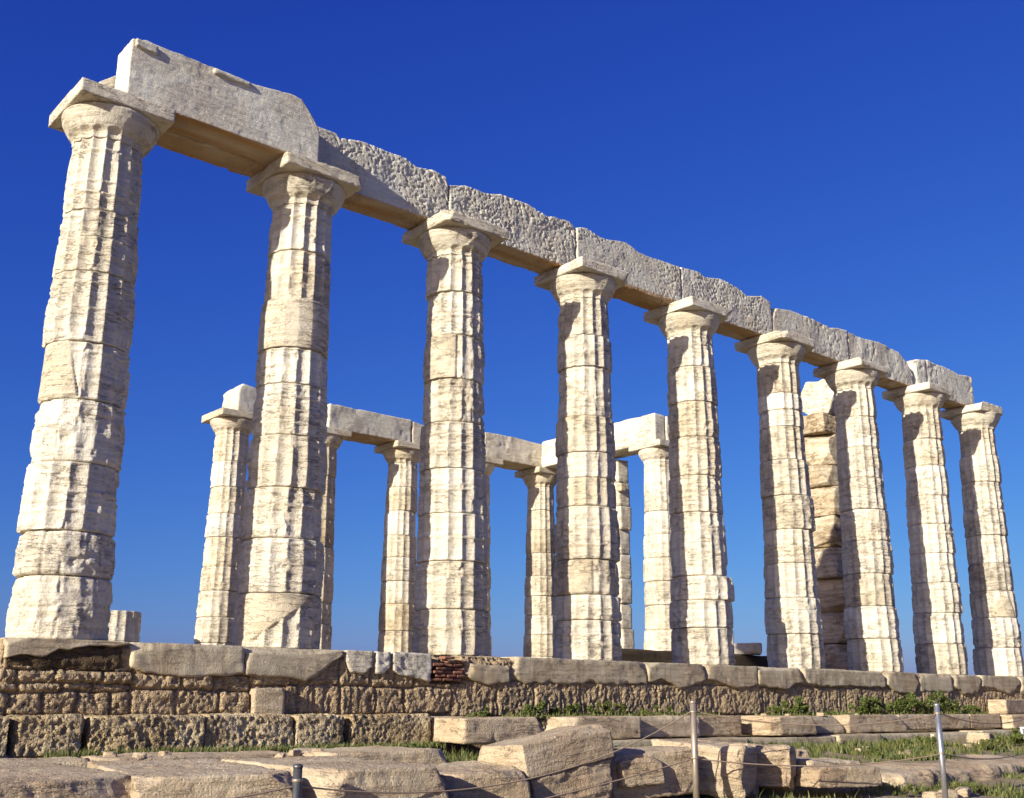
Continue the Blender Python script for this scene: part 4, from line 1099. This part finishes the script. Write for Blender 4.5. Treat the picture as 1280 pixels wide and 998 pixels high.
GB2 = 'bushes growing on the ledge'
for k, (x, y, rx, h, n, lab) in enumerate([
        (4.95, -0.82, 0.30, 0.13, 700, 'low dark green plant at the wall foot right of the brick patch'),
        (5.75, -0.86, 0.26, 0.24, 900, 'dark green plant in the gap behind the biggest tilted block'),
        (6.35, -0.84, 0.42, 0.20, 1300, 'wide low green plant at the wall foot, behind the pale sloping ledge block'),
        (7.15, -0.84, 0.42, 0.22, 1300, 'green plant at the wall foot, directly below the fourth near column'),
        (8.05, -0.84, 0.50, 0.15, 1100, 'low sparse green plant at the wall foot, left of the middle post top'),
        (11.35, -0.86, 0.42, 0.30, 1600, 'upright green bush on the ledge below the sixth near column'),
        (10.75, -0.84, 0.30, 0.16, 700, 'small green plant left of the upright bush on the ledge'),
        (12.3, -0.84, 0.4, 0.12, 700, 'flat green plant between the two larger bushes on the ledge'),
        (13.35, -0.90, 0.75, 0.34, 2600, 'broad green bush on the ledge below the seventh near column'),
        (14.6, -0.90, 0.65, 0.42, 2600, 'tallest green bush on the ledge, left of the right post top'),
        (15.75, -0.88, 0.65, 0.44, 2400, 'green bush on the ledge directly behind the right post top'),
        (16.85, -0.86, 0.50, 0.20, 1200, 'low green bush at the right end of the ledge beside the small white block')]):
    bush(lab, x, y, -0.745, rx, 0.12, h, n, 900 + k, GB2, size=0.034 + 0.0012 * x)
GB3 = 'green plants among the fallen blocks'
for k, (x, y, rx, h, n, lab) in enumerate([
        (3.35, -1.75, 0.32, 0.20, 1100, 'green plant at the left foot of the bright white ledge block'),
        (4.55, -2.1, 0.45, 0.16, 1200, 'green plant below the bright white ledge block'),
        (1.55, -4.85, 0.26, 0.30, 900, 'leafy weed at the bottom edge in front of the slab with the scooped edge'),
        (2.45, -4.75, 0.28, 0.20, 800, 'weed with dry stalks in front of the tilted block with the hollow'),
        (3.75, -4.75, 0.22, 0.18, 600, 'small weed in the dark gap right of the biggest tilted block'),
        (4.35, -4.75, 0.22, 0.12, 500, 'small weed at the foot of the block with the raised boss'),
        (5.6, -4.95, 0.32, 0.14, 800, 'weed in front of the bright lumpy boulder'),
        (6.6, -5.15, 0.45, 0.13, 900, 'weed in front of the low squared block'),
        (8.9, -4.7, 0.6, 0.15, 1100, 'green plant on the rock right of the right post foot'),
        (15.9, -2.35, 0.9, 0.30, 2300, 'wide green plant beside the white panel at the right edge'),
        (13.2, -1.95, 0.6, 0.18, 1200, 'grassy plant at the foot of the step left of the right post'),
        (7.3, -1.95, 0.5, 0.14, 1000, 'low plant at the foot of the thin lowest step, right of the biggest tilted block'),
        (9.3, -1.95, 0.6, 0.14, 1100, 'low plant at the foot of the thin lowest step, right of the middle post'),
        (11.2, -2.3, 0.6, 0.16, 1200, 'low leafy plant on the ground behind the broad bedrock shelf'),
        (14.3, -2.5, 0.7, 0.20, 1500, 'leafy plant on the ground directly behind the shiny right post'),
        (2.05, -4.9, 0.25, 0.20, 800, 'leafy weed at the bottom edge between the scooped slab and the hollowed block'),
        (10.6, -5.3, 0.6, 0.12, 1000, 'flat weed between the two bedrock shelves at the lower right'),
        (7.9, -4.75, 0.4, 0.14, 900, 'weed at the right end of the low squared block')]):
    z = float(gz([x], [y])[0])
    bush(lab, x, y, z, rx, 0.2, h, n, 930 + k, GB3, size=0.030 + 0.0012 * x, cat='plant', name='weed_plant', mat=GRASS if k % 3 == 2 else LEAF)

def grass():
    g = np.random.default_rng(5)
    Ps = []
    def strip(n, x0, x1, y0, y1, hmin, hmax, thr=-0.1, zf=None):
        x, y = g.uniform(x0, x1, n), g.uniform(y0, y1, n)
        m = fbm(np.stack([x * 1.6, y * 1.6, x * 0], 1), 990, 3) + 0.5 * fbm(np.stack([x * 7, y * 7, x * 0], 1), 991, 2) > thr
        x, y = x[m], y[m]
        z = gz(x, y) if zf is None else np.full(len(x), zf)
        Ps.append((x, y, z, g.uniform(hmin, hmax, len(x)) * (0.6 + 0.9 * g.random(len(x)) ** 3)))
    strip(9000, -1.5, 4.0, -1.36, -1.05, 0.02, 0.07, -0.15, -1.06)     # moss at the foot of the porous blocks
    strip(5000, 2.6, 5.6, -2.5, -1.2, 0.04, 0.13, -0.25)
    strip(34000, 5.3, 18, -3.0, -1.5, 0.03, 0.12, 0.0)
    strip(16000, 0.8, 10, -5.9, -4.4, 0.02, 0.11, 0.08)
    strip(16000, 8, 18, -5.4, -4.0, 0.02, 0.09, 0.08)
    strip(14000, -7, 14, -9.5, -5.6, 0.03, 0.09, 0.12)
    strip(3500, 4.6, 9.3, -0.98, -0.72, 0.02, 0.07, -0.3, -0.75)
    strip(3500, 10.4, 17.4, -1.0, -0.72, 0.02, 0.08, -0.3, -0.75)
    x, y, z, h = (np.concatenate([p[k] for p in Ps]) for k in range(4))
    n = len(x)
    a = g.uniform(0, 2 * np.pi, n); le = g.uniform(0.1, 0.6, n) * h; wd = g.uniform(0.003, 0.007, n) * (1 + 0.06 * np.clip(x, 0, 20))
    b = a + g.uniform(-1, 1, n) + 1.57
    base = np.stack([x, y, z - 0.01], 1)
    sd = np.stack([np.cos(b) * wd, np.sin(b) * wd, wd * 0], 1)
    tip = base + np.stack([np.cos(a) * le, np.sin(a) * le, h + 0.01], 1)
    mid = base + np.stack([np.cos(a) * le * 0.3, np.sin(a) * le * 0.3, h * 0.6], 1)
    V = np.stack([base - sd, base + sd, mid + sd * 0.8, tip, mid - sd * 0.8], 1).reshape(-1, 3)
    i = np.arange(n) * 5
    Q = np.stack([i, i + 1, i + 2, i + 4], 1)
    T = np.stack([i + 4, i + 2, i + 3], 1)
    return mesh_np('grass', V, Q, T, False)
tag(link('grass', grass(), GRASS), 'short green grass and moss between the stones', None, None, 'stuff')
